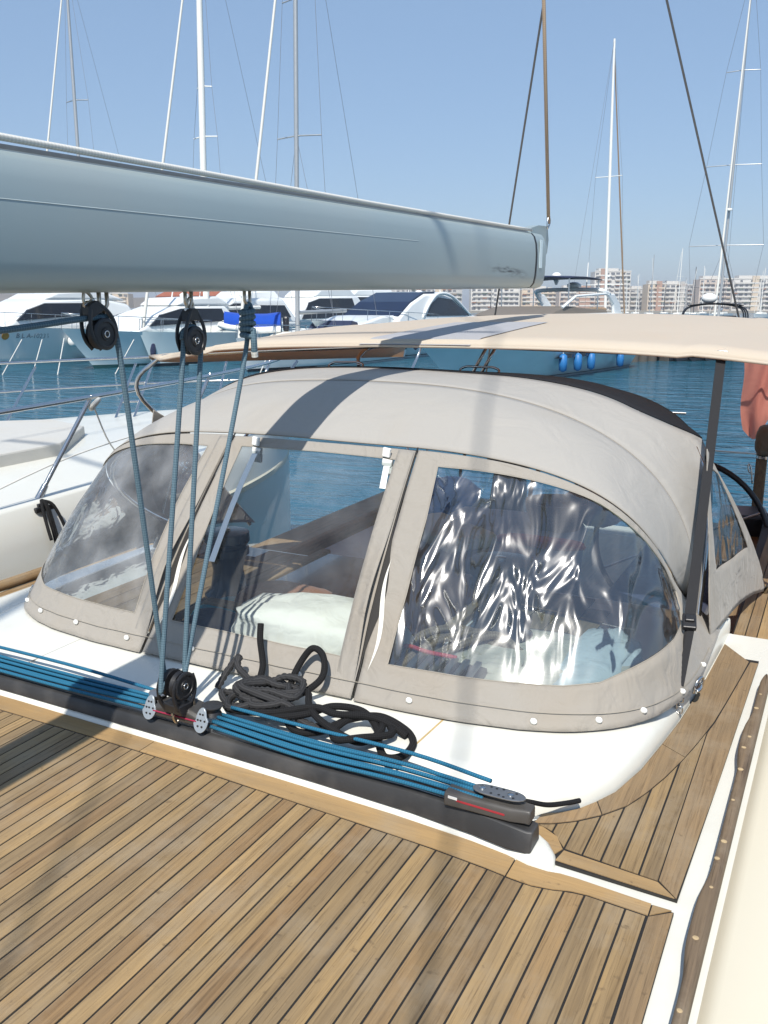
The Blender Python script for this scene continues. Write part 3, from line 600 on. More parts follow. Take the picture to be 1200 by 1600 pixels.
# end fitting with cheek plate
ef = MB(); ef.loops([[V(x, ty(-0.66) + dy * (0.031 if x < -0.6 else 0.023), z) for dy, z in ((-1, 0.078), (-1, 0.106), (-0.8, 0.115), (0.8, 0.115), (1, 0.106), (1, 0.078))] for x in (-0.80, -0.62, -0.585, -0.572)], True, True)
e_ = ef.build('end_control', M('end_box_grey', (0.065, 0.06, 0.055), 0.45, var=0.2, vs=20), trav, smooth=35, bevel=0.004)
MB().box((-0.70, ty(-0.66) - 0.0316, 0.098), (0.13, 0.0015, 0.005), ry=R(2)).build('red_stripe', M('red_print', (0.35, 0.03, 0.04), 0.5), e_)
MB().box((-0.775, ty(-0.66) - 0.0317, 0.105), (0.025, 0.0015, 0.007), ry=R(2)).build('pale_print', white_pl, e_)
pl = MB(); c0 = V(-0.662, ty(-0.66) + 0.002, 0.152); poly = []
for k in range(24):
    a = 2 * math.pi * k / 24; poly.append((c0.x + 0.064 * math.cos(a) * (1 + 0.10 * math.cos(2 * a)), c0.y + 0.030 * math.sin(a) * (1.0 + 0.2 * math.cos(2 * a))))
pl.prism(poly, 0.1305, 0.1345); p_ = pl.build('cheek_plate', alu, e_, bevel=0.001)
for dx, dy, r in ((-0.045, 0, 0.009), (0.03, 0, 0.009)):
    MB().lathe((c0.x + dx, c0.y + dy, 0.1342), [(r, 0), (r, 0.003), (r * 0.6, 0.0045)], 14).build('rivet', steel, p_, smooth=40)
for dx, dy in ((-0.058, 0.012), (-0.03, 0.014), (-0.012, 0.012), (0.008, 0.016), (-0.02, -0.014), (0.004, -0.013), (0.05, 0.011), (0.048, -0.012), (0.02, -0.017)):
    MB().lathe((c0.x + dx * 0.85, c0.y + dy, 0.1341), [(0.0036, 0), (0.0036, 0.0009), (0.003, 0.001)], 9).build('drain_hole', black_pl, p_)
# car
CX, CY = XC + 0.03, ty(XC)
car = MB(); L_ = []
for k in range(13):
    t = -1 + k / 6.0; x = CX + t * 0.082
    h = 0.118 + 0.016 * (1 - t * t)
    L_.append([V(x, CY - 0.040, 0.082), V(x, CY - 0.042, h - 0.012), V(x, CY - 0.032, h), V(x, CY + 0.032, h), V(x, CY + 0.042, h - 0.012), V(x, CY + 0.040, 0.082)])
car.loops(L_, True, True); c_ = car.build('car', M('car_body', (0.05, 0.047, 0.044), 0.4, var=0.2, vs=30), trav, smooth=35, bevel=0.003)
MB().tube([(CX + t * 0.084, CY - 0.0430, 0.100) for t in (-1, 1)], 0.0025, 6).build('red_line', M('red_seal', (0.3, 0.02, 0.06), 0.5), c_)
for k in range(4):
    MB().box((CX - 0.036 + 0.026 * k, CY - 0.034, 0.1325 - 0.006 * abs(k - 1.5)), (0.012, 0.012, 0.004), ry=R(30)).build('slot', black_pl, c_)
plate_m = M('car_plate', (0.42, 0.46, 0.49), 0.32, 0.6, var=0.1, vs=30)
for s in (-1, 1):
    pc = V(CX + s * 0.100, CY - 0.040, 0.106)
    pp = lambda a, r, d: V(pc.x + 0.027 * r * math.cos(a) * (0.7 if math.sin(a) > 0 else 1), pc.y + d + 0.35 * 0.036 * r * math.sin(a), pc.z + 0.036 * r * math.sin(a))
    pb = MB(); pb.loops([[pp(2 * math.pi * j / 20, 1, d) for j in range(20)] for d in (0.003, -0.002)], True, True)
    q = pb.build('sheave_plate', plate_m, trav, smooth=40, bevel=0.0008)
    for j in range(7):
        a = 2 * math.pi * j / 6; c = pp(a, 0.55 if j < 6 else 0, -0.0026)
        MB().lathe(c, [(0.0036, -0.0006), (0.0036, 0.0004)], 8, 'Y').build('hole', black_pl, q)
    MB().lathe((CX + s * 0.105, CY + 0.01, 0.118), [(0.012, -0.012), (0.030, -0.012), (0.024, 0), (0.030, 0.012), (0.012, 0.012)], 18).build('car_sheave', black_pl, trav, smooth=40)
    tb = MB().lathe((CX + s * 0.104, CY + 0.012, 0.132), [(0.033, 0), (0.033, 0.003), (0.028, 0.005)], 18); tb.build('sheave_cap', alu if s < 0 else black_rub, trav, smooth=40)
for k, (dx, t) in enumerate(((-0.022, 14), (0.026, -10))):
    yk = MB(); yk.tube(crom([(CX + dx - 0.017, CY, 0.128), (CX + dx - 0.015, CY, 0.15), (CX + dx, CY, 0.172), (CX + dx + 0.015, CY, 0.15), (CX + dx + 0.017, CY, 0.128)], 4), 0.0055, 7)
    yk.tube([(CX + dx, CY - 0.02, 0.165), (CX + dx, CY + 0.02, 0.165)], 0.0065, 8); yk.build('yoke', steel_r, trav, smooth=60)
# control lines
lines = [(-0.036, 0.089), (-0.024, 0.101), (-0.012, 0.097), (0.002, 0.105), (0.014, 0.096), (0.027, 0.104), (0.039, 0.097)]
for k, (dy, z) in enumerate(lines):
    pts = [(-0.70, ty(-0.70) + dy * 0.75, z + 0.012), (-0.95, ty(-0.95) + dy, z + 0.004), (-1.25, ty(-1.25) + dy, z - 0.007 + rnd.uniform(-0.003, 0.003)), (CX + 0.13, CY + dy * 0.9, z)]
    rope('control_line', pts, 0.0059, blue_m, trav, 7, 6)
    pts = [(CX - 0.13, CY + dy * 0.9, z + 0.004), (-2.3, ty(-2.3) + dy, z - 0.006 + rnd.uniform(-0.003, 0.003)), (-3.0, ty(-3.0) + dy, z)]
    rope('control_line', pts, 0.0059, blue_m, trav, 7, 6)
rope('control_line', [(-0.70, ty(-0.7) + 0.04, 0.132), (-0.95, ty(-0.95) + 0.066, 0.122), (-1.3, ty(-1.3) + 0.072, 0.112), (CX + 0.14, CY + 0.06, 0.114)], 0.0059, blue_m, trav, 7, 6)
rope('control_line', [(CX - 0.14, CY + 0.05, 0.114), (-2.3, ty(-2.3) + 0.066, 0.114), (-3.0, ty(-3.0) + 0.06, 0.114)], 0.0059, blue_m, trav, 7, 6)
hs = thing('rope_end', 'short black rope end lying along the white coaming beside the traveller end', 'rope', (-0.6, 2.05, 0.05))
rope('rope_tail', [(-0.64, 1.99, 0.10), (-0.60, 2.02, 0.085), (-0.57, 2.075, 0.055), (-0.535, 2.13, 0.040), (-0.508, 2.165, 0.036)], 0.0068, bk_rope, hs, 8, 8)
# ------------------------------------------------------------------ heap of black rope
hp = thing('rope_heap', 'tangled heap of smooth black rope on the white coaming', 'rope', (-1.3, 2.18, 0.074))
Z0 = 0.083
pts = [(-1.685, 2.39, 0.265), (-1.672, 2.365, 0.215), (-1.64, 2.33, 0.145), (-1.60, 2.25, 0.11), (-1.53, 2.21, Z0 + 0.01), (-1.46, 2.24, Z0 + 0.02), (-1.40, 2.31, 0.15), (-1.42, 2.36, 0.205), (-1.47, 2.37, 0.22), (-1.505, 2.33, 0.155),
       (-1.47, 2.22, 0.12), (-1.42, 2.12, 0.11), (-1.35, 2.08, Z0), (-1.27, 2.10, Z0 + 0.01), (-1.22, 2.17, 0.11), (-1.15, 2.24, 0.105), (-1.06, 2.235, Z0), (-1.005, 2.17, Z0), (-1.0, 2.09, Z0), (-1.04, 2.06, Z0), (-1.09, 2.115, Z0 + 0.005), (-1.13, 2.18, 0.10), (-1.20, 2.22, 0.12), (-1.29, 2.20, 0.125), (-1.34, 2.13, 0.12), (-1.42, 2.10, 0.105), (-1.49, 2.11, 0.10), (-1.545, 2.16, 0.10), (-1.56, 2.225, 0.11), (-1.50, 2.27, 0.12),
       (-1.41, 2.24, 0.13), (-1.36, 2.17, 0.13), (-1.30, 2.12, 0.12), (-1.20, 2.09, 0.10), (-1.14, 2.11, Z0), (-1.11, 2.17, 0.10), (-1.145, 2.215, 0.11), (-1.21, 2.18, 0.115), (-1.235, 2.11, 0.10), (-1.20, 2.06, 0.10), (-1.13, 2.075, 0.115), (-1.07, 2.15, 0.105), (-1.10, 2.21, 0.10)]
rope('rope', pts, 0.0112, bk_rope, hp, 10, 10)
pts = [(-1.64, 2.12, Z0), (-1.60, 2.09, Z0 + 0.012), (-1.52, 2.085, 0.105), (-1.44, 2.105, Z0 + 0.03), (-1.33, 2.15, 0.135), (-1.25, 2.15, 0.13), (-1.17, 2.19, 0.125), (-1.10, 2.20, 0.11), (-1.04, 2.20, Z0)]
rope('rope', pts, 0.0112, bk_rope, hp, 10, 10)
h2 = thing('laid_rope_coil', 'black three strand rope coiled untidily at the left of the rope heap', 'rope', (-1.6, 2.2, 0.074))
pts = []
for k in range(46):
    a = k * 0.92; rr = 0.075 + 0.028 * math.sin(k * 1.7)
    pts.append((-1.60 + 0.0022 * k + rr * 1.15 * math.cos(a) + 0.02 * math.sin(k * 0.9), 2.20 + rr * 0.95 * math.sin(a) + 0.02 * math.cos(k * 1.3), Z0 + 0.004 + 0.0014 * k + 0.010 * math.sin(k * 2.1)))
pts = [(-1.75, 2.22, Z0), (-1.74, 2.27, 0.13), (-1.715, 2.30, 0.17), (-1.69, 2.27, 0.14)] + pts + [(-1.42, 2.15, 0.12), (-1.36, 2.12, Z0 + 0.015), (-1.30, 2.13, Z0), (-1.26, 2.17, Z0)]
MB().tube(crom(pts, 12), 0.0112, 12, twist=110.0, lobes=3, lob=0.16).build('laid_rope', bk_tw, h2, smooth=180)

# ------------------------------------------------------------------ sprayhood
def resample(c, n):
    d = [0.0]
    for a, b in zip(c, c[1:]): d.append(d[-1] + (b - a).length)
    out = []; j = 0
    for k in range(n):
        s = d[-1] * k / (n - 1)
        while j < len(d) - 2 and d[j + 1] < s: j += 1
        f = (s - d[j]) / max(1e-9, d[j + 1] - d[j]); out.append(c[j].lerp(c[j + 1], f))
    return out
def sgp(x, p): return math.copysign(abs(x) ** p, x)
def hoop(w, yb, zb_, za, e, k, ya, n=801):
    c = []
    for i in range(n):
        t = -math.pi / 2 + math.pi * i / (n - 1); z = zb_ + (za - zb_) * abs(math.cos(t)) ** (2 / e)
        c.append(V(XC + w * sgp(math.sin(t), 2 / e), ya + (yb - ya) * max(0, 1 - (z - zb_) / (za - zb_)) ** k, z))
    return c
NB = 401
def base_c(n=801):
    c = []
    for i in range(n):
        t = -math.pi / 2 + math.pi * i / (n - 1)
        c.append(V(XC + 1.43 * sgp(math.sin(t), 2 / 4.5), 3.55 - 1.19 * abs(math.cos(t)) ** (2 / 4.5), 0.080))
    return c
HB = resample(base_c(), NB)
HA = resample(hoop(1.276, 3.727, 0.129, 0.82, 3.8, 2.019, 2.93), NB)
HS = resample(hoop(1.341, 3.49, 0.10, 1.007, 2.75, 1.19, 3.35), NB)
HC = resample(hoop(1.347, 3.50, 0.11, 1.015, 4.35, 0.8, 3.95), NB)
def pick(c, u):
    i = (u + 1) / 2 * (NB - 1); j = max(0, min(NB - 2, int(math.floor(i)))); return c[j].lerp(c[j + 1], i - j)
def SF(u, v, off=0.0):
    p = pick(HB, u).lerp(pick(HA, u), v); b = 0.035 * math.sin(math.pi * min(1, max(0, v))) + off
    p.y -= b * 0.8; p.z += b * 0.5
    # fabric is never quite flat
    q = mnoise.noise(V(u * 7, v * 3, 3.0)) * 0.006 + mnoise.noise(V(u * 22, v * 6, 9.0)) * 0.0035 * (1 if v < 0.3 else 0.4) * (2.2 if abs(u) > 0.4 and v < 0.25 else 1)
    p.y -= q
    return p
def roof(u, t):
    if t < 1: p = pick(HA, u).lerp(pick(HS, u), t); bul = 0.034 * math.sin(math.pi * t) * (1 - abs(u) ** 3)
    else: p = pick(HS, u).lerp(pick(HC, u), t - 1); bul = 0.016 * math.sin(math.pi * (t - 1)) * (1 - abs(u) ** 3)
    p.z += bul * 0.7; p.y -= bul * 0.4
    p.z += mnoise.noise(V(u * 4, t * 2.2, 1.0)) * 0.006
    return p
hood = thing('sprayhood', 'beige canvas sprayhood with clear vinyl windows behind the traveller', 'sprayhood', (XC, 3.0, 0.075))
us = [-1 + 2 * k / 150 for k in range(151)]
MB().grid([[roof(u, t) for u in us] for t in [k / 14 for k in range(15)]]).build('front_roof', hoodc, hood, smooth=180, solid=0.003)
def TBu(u):
    t = max(0, min(1, (u + 0.05) / 0.45)); q = max(0, min(1, (abs(u) - 0.50) / 0.14))
    return (1.84 - 0.24 * t * t * (3 - 2 * t)) * (1 - q * q) + 2.11 * q * q
MB().grid([[roof(u, 1 + (TBu(u) - 1) * k / 8) for u in us] for k in range(9)]).build('top_roof', hoodc, hood, smooth=180, solid=0.003)
uc = [u for u in us if -0.62 <= u <= 0.62]
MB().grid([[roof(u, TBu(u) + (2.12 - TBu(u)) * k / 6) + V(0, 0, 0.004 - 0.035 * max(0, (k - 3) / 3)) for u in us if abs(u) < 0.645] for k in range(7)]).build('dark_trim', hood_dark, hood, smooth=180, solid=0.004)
for tt, off in ((0.0, 0.003), (1.0, 0.003)):
    s_ = MB(); s_.tube([roof(u, tt) + V(0, -0.001, off - 0.001) for u in us], 0.0018, 5); s_.build('seam', M('seam_thread', (0.26, 0.23, 0.19), 0.8), hood, smooth=180)
# front panels: fabric frame around a window
CW = [(-0.155, 0.14), (0.0, 0.140), (0.165, 0.135), (0.172, 0.35), (0.172, 0.6), (0.166, 0.935), (0.0, 0.940), (-0.160, 0.935), (-0.155, 0.6), (-0.150, 0.35)]
SW = [(0.232, 0.14), (0.30, 0.143), (0.375, 0.146), (0.478, 0.158), (0.53, 0.185), (0.607, 0.285), (0.70, 0.40), (0.752, 0.50), (0.776, 0.66), (0.768, 0.83), (0.70, 0.925), (0.61, 0.952), (0.51, 0.96), (0.425, 0.948), (0.34, 0.938), (0.236, 0.926), (0.240, 0.7), (0.238, 0.4)]
def panel(win, rect, vin, fname, wname, dens=6, grow=0.0):
    # window outline densified in (u, v)
    wl_ = []
    n = len(win)
    for i in range(n):
        a, b = win[i], win[(i + 1) % n]
        for k in range(dens): wl_.append((a[0] + (b[0] - a[0]) * k / dens, a[1] + (b[1] - a[1]) * k / dens))
    cu = sum(p[0] for p in wl_) / len(wl_); cv = sum(p[1] for p in wl_) / len(wl_)
    u0, u1, v0, v1 = rect; outl = []
    for u, v in wl_:                    # ray from the window centre to the panel rectangle
        du, dv = u - cu, v - cv; ts = []
        if du > 1e-9: ts.append((u1 - cu) / du)
        if du < -1e-9: ts.append((u0 - cu) / du)
        if dv > 1e-9: ts.append((v1 - cv) / dv)
        if dv < -1e-9: ts.append((v0 - cv) / dv)
        t = min(ts); outl.append((cu + du * t, cv + dv * t))
    for c in ((u0, v0), (u1, v0), (u1, v1), (u0, v1)):   # snap the nearest ray to each corner
        k = min(range(len(outl)), key=lambda i: (outl[i][0] - c[0]) ** 2 + (outl[i][1] - c[1]) ** 2); outl[k] = c
    fr = MB(); rows = []
    for s in [k / 7 for k in range(8)]:
        rows.append([SF(a[0] + (b[0] - a[0]) * s, a[1] + (b[1] - a[1]) * s, 0.004 + (0.012 * max(0, 1 - (a[1] + (b[1] - a[1]) * s) / 0.12) if True else 0)) for a, b in zip(wl_, outl)])
    fr.loops(rows); f = fr.build(fname, hoodc2, hood, smooth=180, solid=0.003)
    wn_ = MB(); rows = []
    for s in [1.03] + [1 - k / 14 for k in range(15)]:
        rows.append([SF(cu + (a[0] - cu) * max(s, 0.004), cv + (a[1] - cv) * max(s, 0.004), 0.0) for a in wl_])
    wn_.loops(rows, cap1=True); w = wn_.build(wname, vin, f, smooth=180)
    hem = MB(); hem.tube([SF(a[0], a[1], 0.0065) for a in wl_], 0.0016, 4, closed=True); hem.build('window_seam', M('hem_thread', (0.36, 0.33, 0.28), 0.8), f)
    return f
mir = lambda W: [(-u, v) for u, v in W[::-1]]
pc_ = panel(CW, (-0.186, 0.188, -0.005, 0.985), vin_c, 'centre_panel', 'window')
pr_ = panel(SW, (0.193, 1.0, -0.01, 0.99), vin_r, 'side_panel', 'window')
pr_['label'] = 'right front panel of the hood with creased shiny window'
pl_ = panel(mir(SW), (-1.0, -0.192, -0.01, 0.99), vin_l, 'side_panel', 'window')
pl_['label'] = 'left front panel of the hood with crinkled hazy window'
dark_zip = M('zip_black', (0.02, 0.018, 0.016), 0.7)
pale_zip = M('zip_flap_white', (0.68, 0.66, 0.6), 0.8)
for u, f, w in ((0.1905, pr_, 1), (-0.1890, pl_, -1)):
    zp = MB(); zp.tube([SF(u, v, 0.006) for v in [k / 40 for k in range(41)]], 0.0032, 5); zp.build('zip', dark_zip, f, smooth=180)
    # loose flap edge curling away from the zip half way down
    rows = []
    for k in range(41):
        v = 0.0 + 0.98 * k / 40
        op = math.exp(-((v - 0.36) / 0.2) ** 2)
        r_ = []
        for j in range(5):
            s = j / 4; uu = u - 0.004 - 0.030 * (1 - s) if w > 0 else u - 0.004 - 0.026 * (1 - s)
            r_.append(SF(uu + 0.0, v, 0.008 + 0.034 * op * s ** 1.5))
        rows.append(r_)
    MB().grid(rows).build('zip_flap', hoodc2, f, smooth=180, solid=0.003)
    rows = [[SF(u + 0.012 + 0.0075 * s * math.sin(math.pi * k / 20) + 0.005 * math.sin(k * 0.3), 0.10 + 0.42 * k / 20, 0.0085) for s in (0, 1)] for k in range(21)]
    MB().grid(rows).build('zip_tape', pale_zip, f, smooth=180)
    dg = MB(); dg.grid([[SF(u - 0.001 + 0.017 * s * math.exp(-((v - 0.38) / 0.17) ** 2), v, 0.0075) for s in (0, 1)] for v in [k / 24 * 0.8 for k in range(25)]]); dg.build('zip_gap', dark_zip, f, smooth=180)
# skirt hem line, turn-button studs
hm_ = MB(); hm_.tube([SF(u, 0.055, 0.019) for u in us if abs(u) < 0.9], 0.0014, 4); hm_.build('skirt_stitching', M('skirt_thread', (0.3, 0.27, 0.22), 0.8), hood)
for k, (u, v) in enumerate(((-0.345, 0.045), (-0.225, 0.035), (-0.095, 0.05), (0.10, 0.04), (0.275, 0.03), (0.445, 0.022), (0.53, 0.03), (0.60, 0.04), (0.70, 0.035), (0.82, 0.03), (-0.45, 0.04), (-0.53, 0.035), (-0.62, 0.03))):
    p = SF(u, v, 0.022); st = MB().ball(p, (0.0115, 0.007, 0.0105), 10, 6); st.build('stud', white_pl, hood, smooth=180)
# white roll-up clips with straps on the centre panel
for u, lo in ((-0.128, 0.40), (0.140, 0.80)):
    p = SF(u, 0.945, 0.016)
    cl = MB().box(p + V(0, 0, 0.012), (0.030, 0.014, 0.034), ry=R(8)).box(p + V(0.002, 0.004, -0.026), (0.040, 0.018, 0.026), ry=R(8)).box(p + V(0.003, 0.006, -0.055), (0.034, 0.016, 0.034), ry=R(6))
    c_ = cl.build('clip', white_pl, pc_, bevel=0.003)
    wb = MB(); wb.grid([[SF(u + 0.006 + 0.006 * k / 8 + e * 0.0055, 0.90 + (lo - 0.90) * k / 8, -0.012) for e in (-1, 1)] for k in range(9)]); wb.v = [p + V(0, -0.020, 0.012) for p in wb.v]; wb.build('strap', white_pl, c_, solid=0.002)
# aft wings, one each side, with a small window
for s in (1, -1):
    A0 = V(XC + s * 1.325, 3.50, 0.80); A1 = V(XC + s * 1.405, 3.40, 0.085); B0 = V(XC + s * 1.335, 3.70, 0.70); B1 = V(XC + s * 1.52, 4.62, -0.06)
    def WG(a, b, o=0.0):
        p = A0.lerp(A1, b).lerp(B0.lerp(B1, b), a)
        p.x += s * (0.03 * math.sin(math.pi * b) * a + o + 0.012 * mnoise.noise(V(a * 4, b * 3, 2)) * (1 if b > 0.6 else 0.3)); p.z -= 0.05 * math.sin(math.pi * a) * b * -1
        return p
    wo = [(0.10, 0.10), (0.72, 0.08), (0.80, 0.30), (0.82, 0.60), (0.45, 0.655), (0.12, 0.66), (0.10, 0.4)]
    dn = [];
    for i in range(len(wo)):
        a, b = wo[i], wo[(i + 1) % len(wo)]
        for k in range(6): dn.append((a[0] + (b[0] - a[0]) * k / 6, a[1] + (b[1] - a[1]) * k / 6))
    cu, cv = 0.46, 0.37; outl = []
    for u, v in dn:
        du, dv = u - cu, v - cv; ts = [((1 - cu) / du) if du > 1e-9 else ((0 - cu) / du if du < -1e-9 else 9), ((1 - cv) / dv) if dv > 1e-9 else ((0 - cv) / dv if dv < -1e-9 else 9)]
        t = min(ts); outl.append((cu + du * t, cv + dv * t))
    for c in ((0, 0), (1, 0), (1, 1), (0, 1)):
        k = min(range(len(outl)), key=lambda i: (outl[i][0] - c[0]) ** 2 + (outl[i][1] - c[1]) ** 2); outl[k] = c
    f = MB().loops([[WG(a[0] + (b[0] - a[0]) * q, a[1] + (b[1] - a[1]) * q, 0.004) for a, b in zip(dn, outl)] for q in (0, 0.15, 0.3, 0.45, 0.6, 0.75, 0.9, 1)]).build('aft_wing', hoodc2, hood, smooth=180, solid=0.003)
    MB().loops([[WG(cu + (a[0] - cu) * q, cv + (a[1] - cv) * q) for a in dn] for q in (1.02, 0.8, 0.6, 0.4, 0.2, 0.02)], cap1=True).build('window', vin_r if s > 0 else vin_l, f, smooth=180)
# stainless hoops inside and low grab rails on the crown
for H_, t in ((HA, 0), (HC, 1)):
    MB().tube([p + V(0, 0.03 if t == 0 else -0.03, -0.028) for p in H_[::8]], 0.0125, 8).build('frame_hoop', steel, hood, smooth=180)
for u0, u1 in ((-0.26, -0.17), (0.08, 0.17)):
    rr = [roof(u0 + (u1 - u0) * k / 6, 1.93) + V(0, 0.01, 0.014 + (0.0 if k in (0, 6) else 0.012)) for k in range(7)]
    MB().tube(crom([roof(u0, 1.93)] + rr + [roof(u1, 1.93)], 4), 0.0055, 7).build('crown_grab_rail', steel, hood, smooth=180)

# ------------------------------------------------------------------ hold-down strap of the bimini
sp = thing('bimini_strap', 'black webbing strap from the bimini front edge down to the white coaming', 'strap', (-0.37, 2.87, 0.06))
T0, T1 = V(-0.440, 3.862, 1.128), V(-0.378, 3.06, 0.268)
side = (T1 - T0).cross(V(0.3, 1, 0)).normalized(); side = V(0.9, 0.2, 0.0).normalized()
def ribbon(a, b, w, n=10, sag=0.0, wob=0.0):
    rows = []
    for k in range(n + 1):
        t = k / n; p = a.lerp(b, t) + V(0, 0, -sag * math.sin(math.pi * t)); ang = wob * math.sin(math.pi * t)
        sd_ = Matrix.Rotation(ang, 3, 'Z') @ side
        rows.append([p - sd_ * w / 2, p + sd_ * w / 2])
    return rows
MB().grid(ribbon(T0, T1, 0.037, 12, 0.012, R(14))).build('webbing', web, sp, solid=0.003)
T2 = V(-0.3655, 2.862, 0.072)
MB().grid(ribbon(T1 + V(0, 0, -0.02), T2 + V(0, 0.004, 0.004), 0.026, 8, 0, R(35))).build('webbing_tail', web, sp, solid=0.007)
MB().grid(ribbon(T1 + V(0.008, -0.01, -0.02), T2 + V(0.0, -0.004, 0.045), 0.024, 6, 0, R(-25))).build('webbing_tail', web, sp, solid=0.004)
d_ = (T1 - T0).normalized()
MB().box(T1, (0.046, 0.020, 0.062), rx=R(-59), rz=R(12)).box(T1 + V(0, 0.003, 0.008), (0.032, 0.03, 0.03), rx=R(-59), rz=R(12)).build('buckle', black_pl, sp, bevel=0.004)
MB().tube(crom([T0 + V(-0.02, 0, 0.012), T0 + V(0.02, 0.004, 0.012), T0 + V(0.02, 0, -0.006), T0 + V(-0.02, 0, -0.006)], 4, True), 0.003, 6, closed=True).build('ring', steel, sp, smooth=180)
sk = MB()
for k in range(3):
    c = T2 + V(0.003 * (-1) ** k, -0.003 * k, -0.002 - 0.018 * k)
    a_ = V(1, 0, 0) if k % 2 == 0 else V(0.2, 1, 0)
    sk.tube(crom([c + a_ * 0.008 + V(0, 0, 0.010), c + a_ * 0.008 - V(0, 0, 0.010), c - a_ * 0.008 - V(0, 0, 0.010), c - a_ * 0.008 + V(0, 0, 0.010)], 4, True), 0.0035, 6, closed=True)
sk.build('shackle', steel, sp, smooth=180)
pe = thing('pad_eye', 'small stainless pad eye on the white coaming edge by the teak', 'fitting', (-0.305, 3.0, 0.05))
MB().tube(crom([(-0.335, 2.97, 0.050), (-0.330, 2.975, 0.085), (-0.318, 3.0, 0.10), (-0.314, 3.03, 0.08), (-0.318, 3.035, 0.045)], 5), 0.005, 7).build('loop', steel, pe, smooth=180)
MB().ball((-0.322, 3.0, 0.062), (0.012, 0.04, 0.010)).build('base', steel, pe, smooth=180)

# ------------------------------------------------------------------ bimini over the cockpit
bim = thing('bimini', 'beige bimini awning stretched over the cockpit behind the sprayhood', 'awning', (XC, 6.2, -0.4))
def BZ(dx, y):
    t = (y - 3.86) / 3.9
    z = 1.155 + 0.013 * dx - 0.012 * dx * dx - 0.0082 * dx ** 4
    z += (0.062 + 0.02 * math.cos(dx)) * math.sin(math.pi * min(1, max(0, t)) * 0.8) + 0.012 * math.sin(t * 9 + dx) * (abs(dx) > 1.2)
    return z
rows = []
ys = [3.852, 3.856, 3.86] + [3.86 + 0.26 * k for k in range(1, 14)]
for i, y in enumerate(ys):
    r_ = []
    for k in range(-30, 31):
        dx = k / 30 * (1.60 if k < 0 else 1.72)
        yy_ = y - 0.06 * (1 - (dx / 1.75) ** 2) * max(0, 1 - (y - 3.86) / 2) + 0.25 * max(0, abs(dx) - 1.4) * (1 - min(1, (y - 3.85) / 1.0))
        z = BZ(dx, y) - (0.028 if i == 0 else 0.012 if i == 1 else 0)
        r_.append(V(XC + dx, yy_, z))
    z_e = r_[0].z; z_e2 = r_[-1].z
    r_ = [V(XC - 1.73, r_[0].y + 0.12 * (i < 3), 1.02 - 0.012 * i), V(XC - 1.72, r_[0].y + 0.04 * (i < 3), 1.035 - 0.009 * i), V(XC - 1.68, r_[0].y, (z_e + 1.035 - 0.009 * i) / 2 + 0.012)] + r_ + [V(XC + 1.81, r_[-1].y, (z_e2 + 0.90) / 2 + 0.045), V(XC + 1.85, r_[-1].y, 0.90), V(XC + 1.86, r_[-1].y, 0.80)]
    rows.append(r_)
cv_ = MB().grid(rows).build('canopy', bim_c, bim, smooth=180, solid=0.004)
hem = MB(); hem.tube([p + V(0, -0.003, 0.006) for p in rows[0][3:-3]], 0.007, 6); hem.build('front_hem', bim_c, cv_, smooth=180)
wd = []
for k in range(9):
    y = 3.84 + (1.15) * k / 8
    r_ = []
    for j in range(7):
        dx = 0.10 + (j / 6 - 0.5) * 0.56
        r_.append(V(XC + dx - 0.12, y - 0.06 * max(0, 1 - (y - 3.86) / 2), BZ(dx - 0.12, y) + 0.006 - (0.02 if k == 0 else 0)))
    wd.append(r_)
MB().grid(wd).build('sail_window', bim_win, cv_, smooth=180)
for s in (-1, 1):
    for y0, y1 in ((3.92, 5.2), (7.7, 6.2)):
        MB().tube(crom([V(XC + s * 1.52, (y0 + y1) / 2, -0.06), V(XC + s * 1.74, y0 * 0.7 + y1 * 0.3, 0.45), V(XC + s * 1.80, y0, 0.82), V(XC + s * 1.68, y0, BZ(s * 1.68, y0) - 0.03), V(XC + s * 1.4, y0, BZ(s * 1.4, y0) - 0.02), V(XC, y0, BZ(0, y0) - 0.02)], 6), 0.0125, 8).build('frame_tube', steel, bim, smooth=180)
    MB().tube([(XC + s * 1.70, 4.7, 0.40), (XC + s * 1.80, 5.6, 0.90)], 0.011, 8).build('frame_brace', steel, bim, smooth=180)
MB().tube(crom([(XC - 0.42, 4.0, 1.015), (XC - 0.43, 4.02, 1.06), (XC - 0.41, 4.1, 1.10), (XC - 0.32, 4.2, 1.115), (XC - 0.22, 4.3, 1.12)], 6), 0.010, 8).build('frame_brace', steel, bim, smooth=180)
for x, z in ((0.05, 0.0), (0.10, 0.0)):
    MB().tube([(XC + x, 4.6, 1.12), (XC + x - 0.12, 4.6, 0.9)], 0.009, 7).build('frame_brace', steel, bim, smooth=180)

# ------------------------------------------------------------------ things under the hood and in the cockpit
sole = thing('hood_sole', 'brown teak boards under the sprayhood behind the windows', 'boards', (XC, 3.1, 0.074))
for k in range(22):
    x = -2.82 + k * 0.094
    if abs(x + 0.045 - XC) < 0.5: continue
    MB().box((x + 0.045, 3.12, 0.0775), (0.089, 1.16 if abs(x - XC) < 0.85 else 0.9, 0.008)).build('plank', teak_b, sole)
shade_m = M('opening_shade', (0.012, 0.014, 0.018), 0.12, var=0.2, coat=0.3)
hatch = thing('companionway_shade', 'dark panel standing for the shaded companionway opening under the sprayhood', 'hatch', (XC, 3.2, 0.074))
MB().box((XC, 3.28, 0.088), (0.92, 0.92, 0.026)).build('shade_panel', shade_m, hatch, bevel=0.01)  # dark panel stands for the shaded companionway opening, which is not cut
for s in (-1, 1): MB().box((XC + s * 0.49, 3.2, 0.092), (0.05, 1.15, 0.036)).build('hatch_runner', teak_b, hatch, bevel=0.006)
MB().box((XC, 2.80, 0.11), (0.98, 0.05, 0.07)).build('hatch_handle', teak_b, hatch, bevel=0.008)
